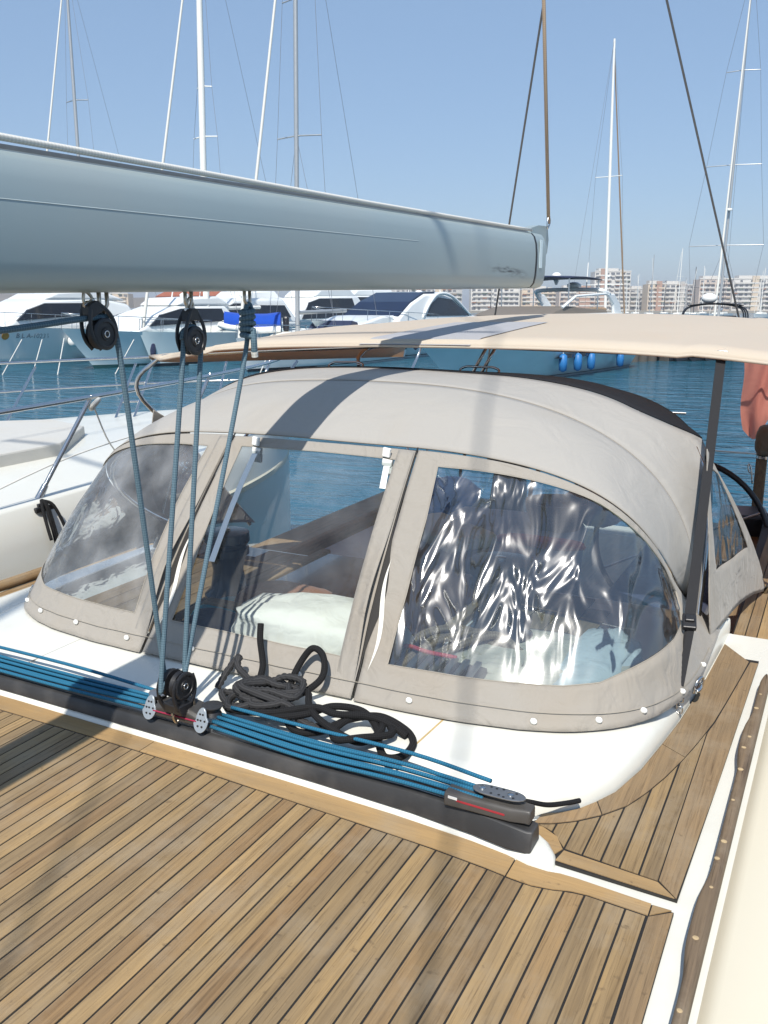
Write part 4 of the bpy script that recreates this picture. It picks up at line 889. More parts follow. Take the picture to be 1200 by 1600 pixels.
def lump(c, r, seed, amp=0.16, nu=28, nv=16, e=0.7):
    L = []; c = Vector(c)
    for i in range(1, nv):
        b = math.pi * i / nv; l = []
        for j in range(nu):
            a = 2 * math.pi * j / nu
            d = V(sgp(math.sin(b), e) * sgp(math.cos(a), e), sgp(math.sin(b), e) * sgp(math.sin(a), e), -sgp(math.cos(b), e))
            k = 1 + amp * mnoise.noise(d * 1.7 + V(seed, 0, 0)) + amp * 0.5 * mnoise.noise(d * 4.0 + V(0, seed, 0))
            l.append(c + V(d.x * r[0] * k, d.y * r[1] * k, d.z * r[2] * k))
        L.append(l)
    return MB().loops(L, True, True)
bag_m = canvas('white_sailcloth', (0.72, 0.72, 0.66), 0.05, 0.5, 9.0, stamt=0.1)
lil = canvas('lilac_grey_cover', (0.30, 0.275, 0.29), 0.0, 0.5, 5.0)
blue_c = canvas('bright_blue_canvas', (0.01, 0.14, 0.42), 0.0, 0.4, 6.0)
navy_c = canvas('navy_canvas', (0.02, 0.03, 0.07), 0.0, 0.4, 6.0)
tag(lump((-1.635, 2.66, 0.155), (0.36, 0.17, 0.11), 3.1, 0.2).build('cloth_bag', bag_m, smooth=180), 'crumpled white cloth bag behind the centre window of the hood', 'bag')
tag(lump((-2.08, 2.66, 0.105), (0.14, 0.10, 0.04), 5.3).build('blue_bundle', navy_c, smooth=180), 'dark blue cloth bundle left of the white bag behind the hood window', 'bundle')
tag(lump((-0.84, 2.92, 0.095), (0.33, 0.24, 0.022), 8.3, 0.3).build('folded_canvas', canvas('pale_board', (0.56, 0.47, 0.34), 0.0, 0.5, 14.0), smooth=180), 'pale tan folded canvas lying behind the right hood window', 'canvas')
cb = thing('rope_clutches', 'row of black rope clutches at the bottom of the right hood window', 'rope clutch', (-1.02, 2.62, 0.075))
for k in range(6):
    x = -1.20 + k * 0.042
    c = MB().loops([[V(x - 0.016, y, z), V(x + 0.016, y, z), V(x + 0.016, y2, z2), V(x - 0.016, y2, z2)] for y, z, y2, z2 in ((2.50, 0.076, 2.72, 0.076), (2.505, 0.11, 2.70, 0.12), (2.53, 0.125, 2.66, 0.14))], True, True).build('clutch', black_pl, cb, bevel=0.004)
    MB().box((x, 2.60, 0.142), (0.022, 0.13, 0.014), rx=R(8)).build('lever', alu, c, bevel=0.004)
wi = thing('winch', 'dark sheet winch standing behind the right hood window', 'winch', (-1.06, 3.05, 0.075))
MB().lathe((-1.06, 3.05, 0.075), [(0.13, 0), (0.13, 0.04), (0.095, 0.07), (0.08, 0.15), (0.095, 0.22), (0.115, 0.225), (0.115, 0.255), (0.10, 0.26), (0.12, 0.285), (0.118, 0.325), (0.045, 0.33)], 28).build('drum', M('winch_black', (0.03, 0.032, 0.036), 0.25, 0.6, var=0.2), wi, smooth=40)
MB().lathe((-1.06, 3.05, 0.405), [(0.02, 0), (0.02, 0.008), (0.012, 0.01)], 12).build('handle_socket', steel, wi, smooth=40)
w2 = copy_tree(wi); w2.location = (-2.26, 2.98, 0.075); w2['label'] = 'dark sheet winch standing behind the left edge of the centre hood window'; w2.scale = (0.8, 0.8, 0.95)
tag(lump((-1.98, 2.98, 0.12), (0.20, 0.16, 0.05), 9.1, 0.12).build('brown_cushion', canvas('brown_cloth', (0.24, 0.11, 0.06), 0, 0.5, 12), smooth=180), 'reddish brown cushion behind the white bag in the centre hood window', 'cushion')
tag(lump((-2.16, 2.80, 0.10), (0.10, 0.13, 0.03), 1.9, 0.2).build('turquoise_towel', canvas('turquoise_cloth', (0.02, 0.30, 0.38), 0, 0.5, 12), smooth=180), 'small turquoise towel at the lower left of the centre hood window', 'towel')
tag(lump((-1.35, 5.75, 0.02), (0.20, 0.16, 0.12), 7.7, 0.2).build('clear_bag', canvas('pale_grey_bag', (0.42, 0.40, 0.42), 0, 0.7, 10), smooth=180), 'pale grey bag on the cockpit table near the basket', 'bag')
tag(lump((-0.66, 2.95, 0.10), (0.11, 0.34, 0.035), 4.9, 0.35).build('white_cloth', bag_m, smooth=180), 'crumpled white cloth along the lower right rim of the right hood window', 'cloth')
tr_ = thing('tan_rope_tails', 'weathered brown rope tails looped behind the right hood window', 'rope', (-1.3, 2.75, 0.08))
brown_rope = rope_mat('brown_rope', (0.16, 0.10, 0.06), (0.32, 0.22, 0.14), 300, 3)
for k in range(3):
    rope('rope_tail', [(-1.33 + 0.05 * k, 2.52, 0.09), (-1.30 + 0.05 * k, 2.64, 0.12), (-1.24 + 0.05 * k, 2.80, 0.17 - 0.02 * k), (-1.13 + 0.05 * k, 2.93, 0.15), (-1.0 + 0.04 * k, 2.92, 0.10)], 0.016, brown_rope, tr_, 9, 6)
rr_ = thing('red_rope', 'thin red rope across the clutches behind the right hood window', 'rope', (-1.2, 2.7, 0.08))
rope('line', [(-1.36, 2.72, 0.10), (-1.27, 2.68, 0.155), (-1.17, 2.64, 0.165), (-1.07, 2.66, 0.155)], 0.008, rope_mat('red_braid', (0.45, 0.03, 0.05), (0.65, 0.10, 0.10), 300, 3), rr_, 8, 6)
# table with cover
tb = thing('cockpit_table', 'cockpit table under a lilac grey cover seen through the hood windows', 'table', (XC - 0.1, 5.1, -0.88))
MB().loops([[V(XC - 0.1 + x * sx, 5.1 + y * sx, z) for x, y in ((-0.42, -0.62), (0, -0.65), (0.42, -0.62), (0.45, 0), (0.42, 0.62), (0, 0.65), (-0.42, 0.62), (-0.45, 0))] for z, sx in ((-0.75, 0.98), (-0.30, 1.03), (-0.12, 1.04), (-0.07, 0.98), (-0.045, 0.80))], True, True).build('cover', lil, tb, smooth=60, bevel=0.02)
MB().box((XC - 0.1, 5.1, -0.82), (0.25, 0.5, 0.14)).build('pedestal', gel_shade, tb, bevel=0.01)
bk = thing('basket', 'brown basket with arched handle on the cockpit table', 'basket', (XC + 0.25, 5.3, -0.05))
wk = M('wicker', (0.22, 0.11, 0.05), 0.7, var=0.4, vs=40, bump=0.8, bs=90)
MB().lathe((XC + 0.25, 5.35, -0.05), [(0.15, 0), (0.19, 0.10), (0.20, 0.17), (0.185, 0.17), (0.17, 0.10), (0.12, 0.03)], 20).build('bowl', wk, bk, smooth=60)
MB().tube(crom([V(XC + 0.25 + 0.18 * math.cos(a), 5.35, 0.12 + 0.26 * math.sin(a)) for a in [math.pi * k / 8 for k in range(9)]], 4), 0.014, 7).build('handle', wk, bk, smooth=180)
tag(lump((XC + 0.30, 4.85, -0.02), (0.26, 0.07, 0.03), 2.0, 0.1).build('red_towel', canvas('red_cloth', (0.42, 0.06, 0.045), 0, 0.5, 9), smooth=180), 'folded red towel on the cockpit table in front of the basket', 'towel')
for s, nm, c_, y, lb in ((-1, 'seat_cushion', lil, 5.0, 'lilac grey cushion on the left cockpit seat'), (1, 'seat_cushion', navy_c, 5.3, 'dark navy cushion on the right cockpit seat')):
    tag(MB().box((XC + s * 0.95, y, -0.33), (0.56, 2.4, 0.11)).build(nm, c_, bevel=0.04, seg=3), lb, 'cushion')
tag(lump((XC - 0.95, 6.4, -0.18), (0.22, 0.35, 0.12), 4.4).build('blue_bundle', blue_c, smooth=180), 'bright blue rolled cover on the far cockpit seat', 'cover')
pd = thing('helm_pedestal', 'dark helm pedestal with instrument pod seen through the centre window', 'pedestal', (XC - 0.55, 6.8, -0.88))
MB().loops([[V(XC - 0.55 + x * k, 6.8 + y * k, z) for x, y in ((-0.15, -0.12), (0.15, -0.12), (0.12, 0.12), (-0.12, 0.12))] for z, k in ((-0.88, 1.3), (-0.3, 1.0), (0.02, 0.8))], True, True).build('column', M('pedestal_grey', (0.05, 0.055, 0.06), 0.4), pd, bevel=0.03)
MB().box((XC - 0.55, 6.74, 0.12), (0.34, 0.12, 0.24), rx=R(-20)).build('instrument_pod', black_pl, pd, bevel=0.03)
MB().tube([(XC - 0.55 + 0.5 * math.cos(a), 6.95, -0.12 + 0.5 * math.sin(a)) for a in [2 * math.pi * k / 40 for k in range(40)]], 0.014, 7, closed=True).build('wheel_rim', black_pl, pd, smooth=180)
tag(MB().box((-2.0, 4.75, 0.0), (0.62, 0.34, 0.09), rz=R(-35)).build('sun_stripe', canvas('sun_stripe_cream', (0.62, 0.57, 0.44), 0, 0.4, 8), bevel=0.035, seg=3), 'cream slab standing for a stripe of sun on the covered cockpit table seen through the centre window', 'cushion')  # cream slab stands in for sunlight falling between hood and bimini
lf = thing('life_ring_bag', 'white horseshoe lifebuoy bag on the stern rail seen through the centre window', 'lifebuoy', (-3.3, 8.0, 0.0))
MB().tube(crom([(-3.42, 8.0, 0.0), (-3.44, 8.0, 0.3), (-3.3, 8.0, 0.48), (-3.16, 8.0, 0.3), (-3.18, 8.0, 0.0)], 6), 0.075, 10).build('bag', bag_m, lf, smooth=180)
MB().tube([(-3.6, 8.05, -0.3), (-3.6, 8.05, 0.35), (-1.2, 8.3, 0.35)], 0.0125, 8).build('rail', steel, lf, smooth=60)
# steering wheel, post and rail at the right edge
wh = thing('steering_wheel', 'black rimmed steering wheel right of the sprayhood', 'wheel', (-0.85, 6.0, -0.85))
MB().tube([(-0.85 + 0.55 * math.cos(a), 6.0 + 0.04 * math.sin(a), -0.225 + 0.55 * math.sin(a)) for a in [2 * math.pi * k / 60 for k in range(60)]], 0.0185, 10, closed=True).build('rim', black_pl, wh, smooth=180)
for k in range(6):
    a = R(27 + 60 * k); MB().cyl((-0.85, 6.04, -0.225), (-0.85 + 0.54 * math.cos(a), 6.0, -0.225 + 0.54 * math.sin(a)), 0.008).build('spoke', steel, wh, smooth=60)
MB().lathe((-0.85, 6.02, -0.225), [(0.05, -0.03), (0.06, 0.0), (0.05, 0.05)], 16, 'Y').build('hub', steel, wh, smooth=50)
MB().box((-0.85, 6.25, -0.55), (0.22, 0.3, 0.75)).build('pedestal', gel_shade, wh, bevel=0.05)
po = thing('stern_post', 'brown stern post with a grey cover on top at the right edge', 'post', (-0.43, 6.95, -0.25))
MB().box((-0.455, 6.95, 0.0), (0.075, 0.05, 0.68)).build('post', teak_rail, po, bevel=0.008)
lump((-0.425, 6.95, 0.345), (0.085, 0.09, 0.115), 6.6, 0.12).build('cover', canvas('weathered_cover', (0.20, 0.16, 0.12), 0, 0.6, 12), po, smooth=180)
MB().lathe((-0.435, 6.95, 0.22), [(0.06, 0), (0.06, 0.02)], 14).build('collar', steel, po, smooth=40)
MB().tube(crom([(-0.50, 6.93, 0.10), (-0.53, 6.92, 0.12), (-0.54, 6.92, 0.17), (-0.52, 6.92, 0.15), (-0.50, 6.92, 0.03)], 5), 0.006, 6).build('hook', steel, po, smooth=180)
bxm = thing('stern_locker', 'black and blue box on the aft deck beside the steering wheel', 'box', (-0.45, 6.5, -0.1))
MB().box((-0.50, 6.5, -0.16), (0.30, 0.34, 0.16), rz=R(10)).build('lid', black_pl, bxm, bevel=0.02)
MB().box((-0.38, 6.0, -0.28), (0.20, 0.3, 0.10), rz=R(10)).build('blue_case', blue_c, bxm, bevel=0.02)
ln = thing('stern_lifeline', 'thin white lifeline crossing behind the steering wheel', 'lifeline', (-0.7, 7.9, 0.2))
rope('wire', [(-3.5, 7.95, 0.12), (-1.2, 7.9, 0.10), (-0.5, 7.9, 0.095), (0.4, 7.8, 0.10)], 0.007, white_rope, ln, 6, 5)
MB().cyl((-1.2, 7.9, -0.25), (-1.2, 7.9, 0.14), 0.012).build('stanchion', steel, ln, smooth=60)
# ensign
fl = thing('ensign', 'faded red ensign hanging limp at the right edge behind the bimini', 'flag', (-0.35, 8.2, 0.3))
rows = []
for i in range(31):
    t = i / 30; r_ = []
    for j in range(29):
        s = j / 28
        fold = math.sin(s * 13 + 1.2 * math.sin(t * 3)) * 0.055 * (0.4 + t) + 0.02 * math.sin(s * 29 + t * 5)
        edge = 0.30 * t ** 1.3 * (1 - s) ** 1.5
        x = -0.78 + 0.62 * s + 0.02 * math.sin(t * 6) + edge * 0.25
        z = 1.02 - (0.62 + 0.12 * math.sin(s * 9) * t) * t + 0.10 * s - 0.10 * (1 - s) * t + 0.10 * s * (1 - t)
        r_.append(V(x, 8.2 + fold, z - 0.05))
    rows.append(r_)
MB().grid(rows).build('cloth', canvas('faded_red', (0.62, 0.24, 0.18), 0.5, 0.2, 6, back=(0.8, 0.27, 0.19)), fl, smooth=180)
MB().tube([(-0.14, 8.25, -0.3), (-0.10, 8.3, 1.5)], 0.014, 8).build('staff', teak_rail, fl, smooth=60)

# ------------------------------------------------------------------ neighbour boat on the left
nb_m = M('neighbour_gelcoat', (0.67, 0.665, 0.605), 0.3, var=0.03, vs=1.5, coat=0.2, dirt=((0.6, 0.58, 0.5), 2.5, 0.55, 0.2))
nb = thing('moored_motorboat', 'white motorboat bow with stainless pulpit rails moored at the left edge', 'boat', (-6.6, 4.0, WZ))
near = [(-4.55, -4.0), (-4.50, 0.0), (-4.55, 2.0), (-4.66, 4.0), (-4.86, 5.8), (-5.10, 7.2), (-5.36, 8.1), (-5.62, 8.65)]
far = [(-8.8, -4.0), (-8.8, 0.0), (-8.75, 2.0), (-8.5, 4.4), (-8.0, 6.2), (-7.2, 7.6), (-6.4, 8.4), (-5.66, 8.67)]
near = [(p.x, p.y) for p in crom([(x, y, 0) for x, y in near], 5)]; far = [(p.x, p.y) for p in crom([(x, y, 0) for x, y in far], 5)]
cl_ = [((a[0] + b[0]) / 2, (a[1] + b[1]) / 2) for a, b in zip(near, far)]
def sect(k, kin, z, lift=0.0): return [V(c[0] + (p[0] - c[0]) * kin, c[1] + (p[1] - c[1]) * kin, z + lift * i) for i, (c, p) in enumerate(zip(cl_, k))]
hl = MB()
def ring(kin, z, lift=0.0): return sect(near, kin, z, lift) + sect(far, kin, z, lift)[::-1]
hl.loops([ring(0.62, WZ - 0.3), ring(0.70, WZ + 0.05), ring(0.95, -0.85, 0.002), ring(1.045, -0.52, 0.003)]); hl.build('hull', nb_m, nb, smooth=60)
hl = MB(); hl.loops([ring(1.045, -0.52, 0.003), ring(1.065, -0.515, 0.003), ring(1.068, -0.465, 0.003), ring(1.05, -0.45, 0.003)]); hl.build('rub_rail', M('rub_rail_cream', (0.6, 0.56, 0.44), 0.5, var=0.1), nb, smooth=40)
hl = MB(); hl.loops([ring(1.05, -0.45, 0.003), ring(1.032, -0.25, 0.002), ring(0.997, -0.005, 0.001), ring(0.985, 0.012, 0.001), ring(0.93, 0.014, 0.001)]); hl.build('topside', nb_m, nb, smooth=40)
hl = MB(); hl.loops([ring(0.93, 0.014, 0.001), ring(0.88, 0.03, 0.001), ring(0.80, 0.07, 0.0005), ring(0.76, 0.08, 0.0005), ring(0.68, 0.125), ring(0.62, 0.135), ring(0.3, 0.15)], cap1=True); hl.build('foredeck', nb_m, nb, smooth=50)
MB().loops([[V(-7.7, 1.5, z), V(-5.4, 1.5, z), V(-5.45, 5.1, z), V(-6.0, 5.9, z), V(-6.6, 6.1, z), V(-7.3, 5.5, z), V(-7.7, 4.9, z)] for z in (0.12, 0.22, 0.235)], True, True).build('sun_pad', canvas('sunpad_grey', (0.50, 0.49, 0.455), 0, 0.3, 3), nb, bevel=0.03)
def railpts(k, z0, z1, kin, i0=0): return None
rp = [V(a[0] + 0.02, a[1], 0.60 + 0.004 * i) for i, a in enumerate(near)]; rp2 = [V(a[0], a[1], 0.62 + 0.003 * i) for i, a in enumerate(far)]
MB().tube(rp + [V(-5.62, 8.75, 0.78)] + rp2[::-1], 0.0165, 8).build('top_rail', steel, nb, smooth=180)
MB().tube([V(a[0] - 0.02, a[1], 0.30 + 0.004 * i) for i, a in enumerate(far)][8:], 0.0125, 8).build('mid_rail', steel, nb, smooth=180)
def at_y(poly, y): return interp([(p[1], p[0]) for p in poly], y)
for y in (0.6, 2.4, 4.72, 6.35, 7.7):
    t_ = V(at_y(near, y) + 0.02, y, 0.60 + 0.004 * 4 * y); ft = V(at_y(near, y - 0.42) - 0.10, y - 0.48, 0.02)
    q = MB().tube([ft, t_], 0.016, 8).build('stanchion', steel, nb, smooth=60)
    MB().tube([ft - V(0, 0.02, 0.03), ft + (t_ - ft) * 0.13], [0.030, 0.022], 8).build('stanchion_foot', steel, q, smooth=60)
for y in (4.6, 6.9, 7.78, 7.92, 8.45):
    t_ = V(at_y(far, y), y, 0.63); ft = V(at_y(far, y) + 0.50, y - 0.95, 0.07)
    MB().tube([ft, t_], 0.014, 8).build('stanchion', steel, nb, smooth=60)
for y0, y1, z0, z1 in ((7.78, 7.92, 0.45, 0.45), (7.78, 7.92, 0.28, 0.28)):
    MB().cyl(V(at_y(far, y0), y0, 0.63).lerp(V(at_y(far, y0) + 0.5, y0 - 0.95, 0.07), (0.63 - z0) / 0.56), V(at_y(far, y1), y1, 0.63).lerp(V(at_y(far, y1) + 0.5, y1 - 0.95, 0.07), (0.63 - z1) / 0.56), 0.012).build('rail_rung', steel, nb, smooth=60)
rope('guard_line', [(-4.72, 3.4, 0.06), (-4.80, 4.6, 0.26), (-4.95, 6.0, 0.33)], 0.005, white_rope, nb, 6, 5)
rope('fender_line', [(-4.72, 4.74, 0.61), (-4.735, 4.90, 0.3), (-4.70, 5.14, 0.0), (-4.68, 5.2, -0.3)], 0.006, white_rope, nb, 6, 5)
MB().tube(crom([(-4.70, 4.70, 0.60), (-4.68, 4.74, 0.64), (-4.72, 4.80, 0.64), (-4.75, 4.76, 0.58)], 4, True), 0.016, 7, closed=True).build('line_hitch', white_rope, nb, smooth=180)
MB().box((-4.66, 4.17, -0.02), (0.03, 0.16, 0.035)).box((-4.685, 4.17, 0.0), (0.05, 0.09, 0.03)).build('cleat', black_pl, nb, bevel=0.008)
ml = thing('mooring_tails', 'black rope tails hanging from the cleat on the white hull at left', 'rope', (-4.64, 4.17, -0.3))
for k, (dx, dy, l) in enumerate(((-0.0, -0.06, 0.17), (0.0, 0.0, 0.42), (0.0, 0.02, 0.40), (0.0, 0.10, 0.28))):
    rope('tail', [(-4.68, 4.17, 0.035), (-4.635, 4.17 + dy * 0.6, -0.01), (-4.575, 4.17 + dy, -0.05 - l * 0.5), (-4.545, 4.17 + dy * 1.1, -0.04 - l)], 0.011, bk_rope, ml, 8, 5)

# the trim of the moored boat: turn everything on board (and the boat alongside) about the crew's eye
TM = Matrix.Translation((0, 0, EYE)) @ Matrix.Rotation(TRIM, 4, RT) @ Matrix.Translation((0, 0, -EYE))
for o in list(scene.objects):
    if o.parent is None and o.type in ('MESH', 'EMPTY') and o.get('kind') != 'structure':
        o.location = TM @ o.location; o.rotation_euler = TM.to_euler()
# ------------------------------------------------------------------ boats across the harbour
hull_w = M('far_hull_white', (0.76, 0.78, 0.77), 0.25, var=0.04, vs=0.6, coat=0.2)
hull_t = M('far_hull_water_tint', (0.68, 0.78, 0.79), 0.2, var=0.12, vs=0.9, coat=0.3)  # whiter hull with teal water reflection put into its colour
glass_d = M('dark_glass', (0.012, 0.014, 0.02), 0.06, var=0.2, vs=1.0)
glass_b = M('blue_glass', (0.006, 0.013, 0.040), 0.05, var=0.2, vs=1.0)
boot_m = M('boot_top', (0.012, 0.014, 0.02), 0.4, var=0.2)
boot_g = M('boot_green', (0.02, 0.09, 0.09), 0.4, var=0.2)
tan_c = canvas('tan_canvas', (0.55, 0.42, 0.27), 0.05, 0.2, 2)
blue_cover = canvas('royal_blue_canvas', (0.008, 0.06, 0.38), 0.0, 0.3, 3)
blue_f = M('fender_blue', (0.02, 0.16, 0.42), 0.5, var=0.1)
grey_spar = M('spar_grey', (0.45, 0.46, 0.46), 0.35, 0.5, var=0.05)
white_spar = M('spar_white', (0.78, 0.77, 0.72), 0.35, var=0.03)
dark_spar = M('spar_dark', (0.05, 0.055, 0.065), 0.4, var=0.1)
thin = M('thin_wire', (0.22, 0.23, 0.25), 0.4, 0.5)
brown_sail = canvas('brown_sail_cover', (0.30, 0.20, 0.12), 0, 0.4, 3)
red_roof = M('red_tiles', (0.30, 0.10, 0.06), 0.9, var=0.2, vs=2)
def hull_loft(L, B, fb, fs, rake=0.12, flare=0.72, stern_w=0.85, zs=None):
    """bow at y=0 heading -Y; returns station loops for heights zs (fractions of freeboard; <0 below water)"""
    def st(t): return (math.sin(min(1, t * 1.9) * math.pi / 2)) ** 0.75 * (1 if t < 0.55 else 1 - (1 - stern_w) * ((t - 0.55) / 0.45) ** 2)
    def pt(t, s, side):
        h = fb + (fs - fb) * min(1, t * 1.15) ** 0.8
        z = h * s if s >= 0 else s
        k = flare + (1 - flare) * max(0, min(1, s)) if s >= 0 else flare * (1 + s * 0.8)
        fwd_ = rake * L * (1 - max(0, s)) * (1 - t) ** 3
        bw = B / 2 * st(t) * (k if t > 0.35 else k * (t / 0.35) ** (0.45 * (1 - max(0, s))) + 0.0)
        return V(side * bw, t * L + fwd_, z)
    return pt
TS = [0, 0.015, 0.04, 0.08, 0.13, 0.2, 0.3, 0.42, 0.55, 0.7, 0.85, 1.0]
def hull_parts(root, pt, mt, boot=boot_m, stripe=None, deckz=0.97):
    def band(a, b, o=0.0, n=4):
        rows = []
        for k in range(n + 1):
            s = a + (b - a) * k / n
            rows.append([pt(t, s, 1) + V(o, -o * (t == 0), 0) for t in TS[::-1]] + [pt(t, s, -1) + V(-o, 0, 0) for t in TS[1:]])
        return rows
    m = MB(); m.loops(band(-0.4, 1.0, 0, 7), closed=True); m.add([p for p in [pt(t, deckz, 1) for t in TS[::-1]] + [pt(t, deckz, -1) for t in TS[1:]]], [tuple(range(2 * len(TS) - 1))])
    h = m.build('hull', mt, root, smooth=50)
    MB().loops(band(-0.08, 0.09, 0.012, 1), closed=False).build('boot_stripe', boot, h)
    if stripe: MB().loops(band(stripe[0], stripe[1], 0.012, 1), closed=False).build('hull_stripe', stripe[2], h)
    return h
def sprism(poly, w, taper=0.0, z0=0.0):
    """side profile (y, z) given a width that narrows with height"""
    f = lambda z: w * (1 - taper * (z - z0))
    return MB().loops([[V(s * f(z), y, z) for y, z in poly] for s in (-1, 1)], True, True)
def rails(root, pt, t0, t1, h=0.65, n=7, mt=steel, inset=0.94):
    for s in (-1, 1):
        pp = [pt(t0 + (t1 - t0) * k / 12, 1, s) for k in range(13)]; top = [V(p.x * inset, p.y + 0.08, p.z + h) for p in pp]
        q = MB().tube(top, 0.02, 5).build('rail', mt, root, smooth=180)
        for k in range(0, 13, max(1, 12 // n)): MB().cyl(V(pp[k].x * inset, pp[k].y, pp[k].z - 0.05), top[k], 0.016, n=5).build('stanchion', mt, q)
def sailboat(label, loc, rot, L=13, B=4.0, fb=1.45, mh=19, my=0.40, hull=hull_w, spar=white_spar, spr=(0.45, 0.72), group=None, furler=True, sail=None, lean=0.0, wires=True, boom=True, sprl=1.0, mr=0.10, radar=None, stripe=None, bim=None):
    r = thing('moored_sailboat', label, 'sailboat', loc, rot, group, local=True)
    pt = hull_loft(L, B, fb, fb * 0.85, 0.06, 0.8); hull_parts(r, pt, hull, stripe=stripe)
    ch = fb * 0.9
    c = sprism([(L * 0.26, ch - 0.05), (L * 0.34, ch + 0.32), (L * 0.60, ch + 0.45), (L * 0.66, ch - 0.05)], B * 0.29, 0.25, ch).build('coachroof', gel_shade, r, bevel=0.08)
    sprism([(L * 0.33, ch + 0.14), (L * 0.36, ch + 0.27), (L * 0.58, ch + 0.33), (L * 0.60, ch + 0.14)], B * 0.29 + 0.012, 0.22, ch).build('window', glass_d, c)
    sprism([(L * 0.64, ch + 0.0), (L * 0.645, ch + 0.75), (L * 0.60, ch + 0.85), (L * 0.56, ch + 0.4)], B * 0.30, 0.05, ch).build('sprayhood', bim or navy_c, r, bevel=0.08)
    top = V(lean, my * L + 0.3, fb + mh); foot = V(0, my * L, ch + 0.3)
    m_ = MB().tube([foot, foot.lerp(top, 0.6), top], [mr, mr, mr * 0.7], 10).build('mast', spar, r, smooth=60)
    for k, f in enumerate(spr):
        p = foot.lerp(top, f); w = (1.25 - 0.35 * k) * sprl
        MB().tube([p + V(-w, 0.25, -0.02), p, p + V(w, 0.25, -0.02)], 0.035, 6).build('spreader', spar, m_, smooth=60)
    if radar: MB().lathe(foot.lerp(top, radar) + V(0, -0.35, 0), [(0.05, -0.06), (0.26, -0.04), (0.28, 0.04), (0.2, 0.12), (0.05, 0.13)], 12).build('radar_dome', white_pl, m_, smooth=50)
    if furler:
        MB().tube([V(0, 0.25, fb), foot.lerp(top, 0.97)], [0.085, 0.05], 7).build('furled_jib', sail or white_rope, r, smooth=60)
    if wires:
        for s in (-1, 1):
            pts = [V(s * B * 0.46, my * L + 0.3, fb * 0.9)] + [foot.lerp(top, f) + V(s * (1.25 - 0.35 * k) * sprl, 0.25, 0) for k, f in enumerate(spr)] + [top]
            MB().tube(pts, 0.012, 4).build('shroud', thin, r)
            MB().tube([pts[0] + V(0, 0.4, 0), foot.lerp(top, spr[0])], 0.011, 4).build('shroud', thin, r)
        MB().tube([V(0, L * 0.98, fb * 0.85), top], 0.012, 4).build('backstay', thin, r)
    if boom:
        b0 = foot + V(0, 0.1, 0.95)
        MB().tube([b0, b0 + V(0, L * 0.33, 0.1)], 0.10, 8).build('boom', spar, r, smooth=60)
        if sail: MB().tube([b0 + V(0, 0.1, 0.14), b0 + V(0, L * 0.15, 0.22), b0 + V(0, L * 0.32, 0.2)], [0.2, 0.17, 0.09], 8).build('sail_cover', sail, r, smooth=60)
    rails(r, pt, 0.0, 0.25, 0.6, 4); rails(r, pt, 0.3, 0.95, 0.6, 4)
    return r
RB = R(-4)
def place(px, depth): p = bgp(px, depth); return (p.x, p.y, WZ)
# motor yachts: cabin profile is a list of (y, z)
def motor_yacht(label, loc, rot, L, B, fb, hull, boot, tiers, windows, stripe=None, rail=True, group=None):
    r = thing('moored_motor_yacht', label, 'motor yacht', loc, rot, group, local=True)
    pt = hull_loft(L, B, fb, fb * 0.72, 0.14, 0.66); h = hull_parts(r, pt, hull, boot, stripe)
    for nm, poly, w, tp, mt, bev in tiers: sprism(poly, w, tp, poly[0][1]).build(nm, mt, r, bevel=bev, smooth=40)
    for poly, w, tp, mt in windows: sprism(poly, w, tp, poly[0][1]).build('window', mt, r)
    if rail: rails(r, pt, 0.0, 0.55, 0.7, 6)
    return r, pt
# 1: motor yacht at the left edge, number on its hull
r1, pt1 = motor_yacht('white motor yacht with dark side windows and hull number at the far left', place(-150, 40), RB, 15, 4.4, 2.2, hull_w, boot_m,
    [('cabin', [(4.0, 1.9), (5.2, 2.75), (6.6, 3.35), (10.5, 3.5), (12.6, 3.1), (13.5, 1.6)], 1.9, 0.12, hull_w, 0.2), ('flybridge', [(6.6, 3.3), (7.6, 3.75), (10.5, 3.9), (12.5, 3.3)], 1.6, 0.05, hull_w, 0.15)],
    [([(4.7, 2.25), (5.5, 2.8), (6.6, 3.12), (9.8, 3.15), (10.1, 2.6), (6.5, 2.35)], 1.93, 0.10, glass_d), ([(10.4, 2.0), (11.0, 2.45), (12.8, 2.5), (12.9, 2.1)], 1.96, 0.05, glass_d)], stripe=(0.16, 0.24, hull_w))
tx = bpy.data.curves.new('hull_number', 'FONT'); tx.body = 'B L A-10235'; tx.size = 0.36; tx.extrude = 0.004; tx.align_x = 'LEFT'
tmp = bpy.data.objects.new('tmp', tx); col.objects.link(tmp); dg_ = bpy.context.evaluated_depsgraph_get(); me = bpy.data.meshes.new_from_object(tmp.evaluated_get(dg_)); bpy.data.objects.remove(tmp)
p_a, p_b = pt1(0.30, 0.72, 1), pt1(0.46, 0.72, 1); p_t = pt1(0.30, 0.85, 1)
ax = (p_b - p_a).normalized(); up_ = (p_t - p_a); up_ = (up_ - ax * up_.dot(ax)).normalized(); nn = ax.cross(up_)
me.transform(Matrix(((ax.x, up_.x, nn.x, p_a.x), (ax.y, up_.y, nn.y, p_a.y), (ax.z, up_.z, nn.z, p_a.z), (0, 0, 0, 1))) @ Matrix.Translation((0, 0, 0.03)))
me.materials.append(M('number_grey', (0.22, 0.24, 0.26), 0.5)); o = bpy.data.objects.new('hull_number', me); col.objects.link(o); o.parent = r1
em = MB().lathe((0, 0, 0), [(0.2, 0), (0.2, 0.02)], 14); xf(em, Matrix(((ax.x, up_.x, nn.x, 0), (ax.y, up_.y, nn.y, 0), (ax.z, up_.z, nn.z, 0), (0, 0, 0, 1)))); q0 = pt1(0.265, 0.76, 1)
for i in range(len(em.v)): em.v[i] = em.v[i] + q0 + nn * 0.02
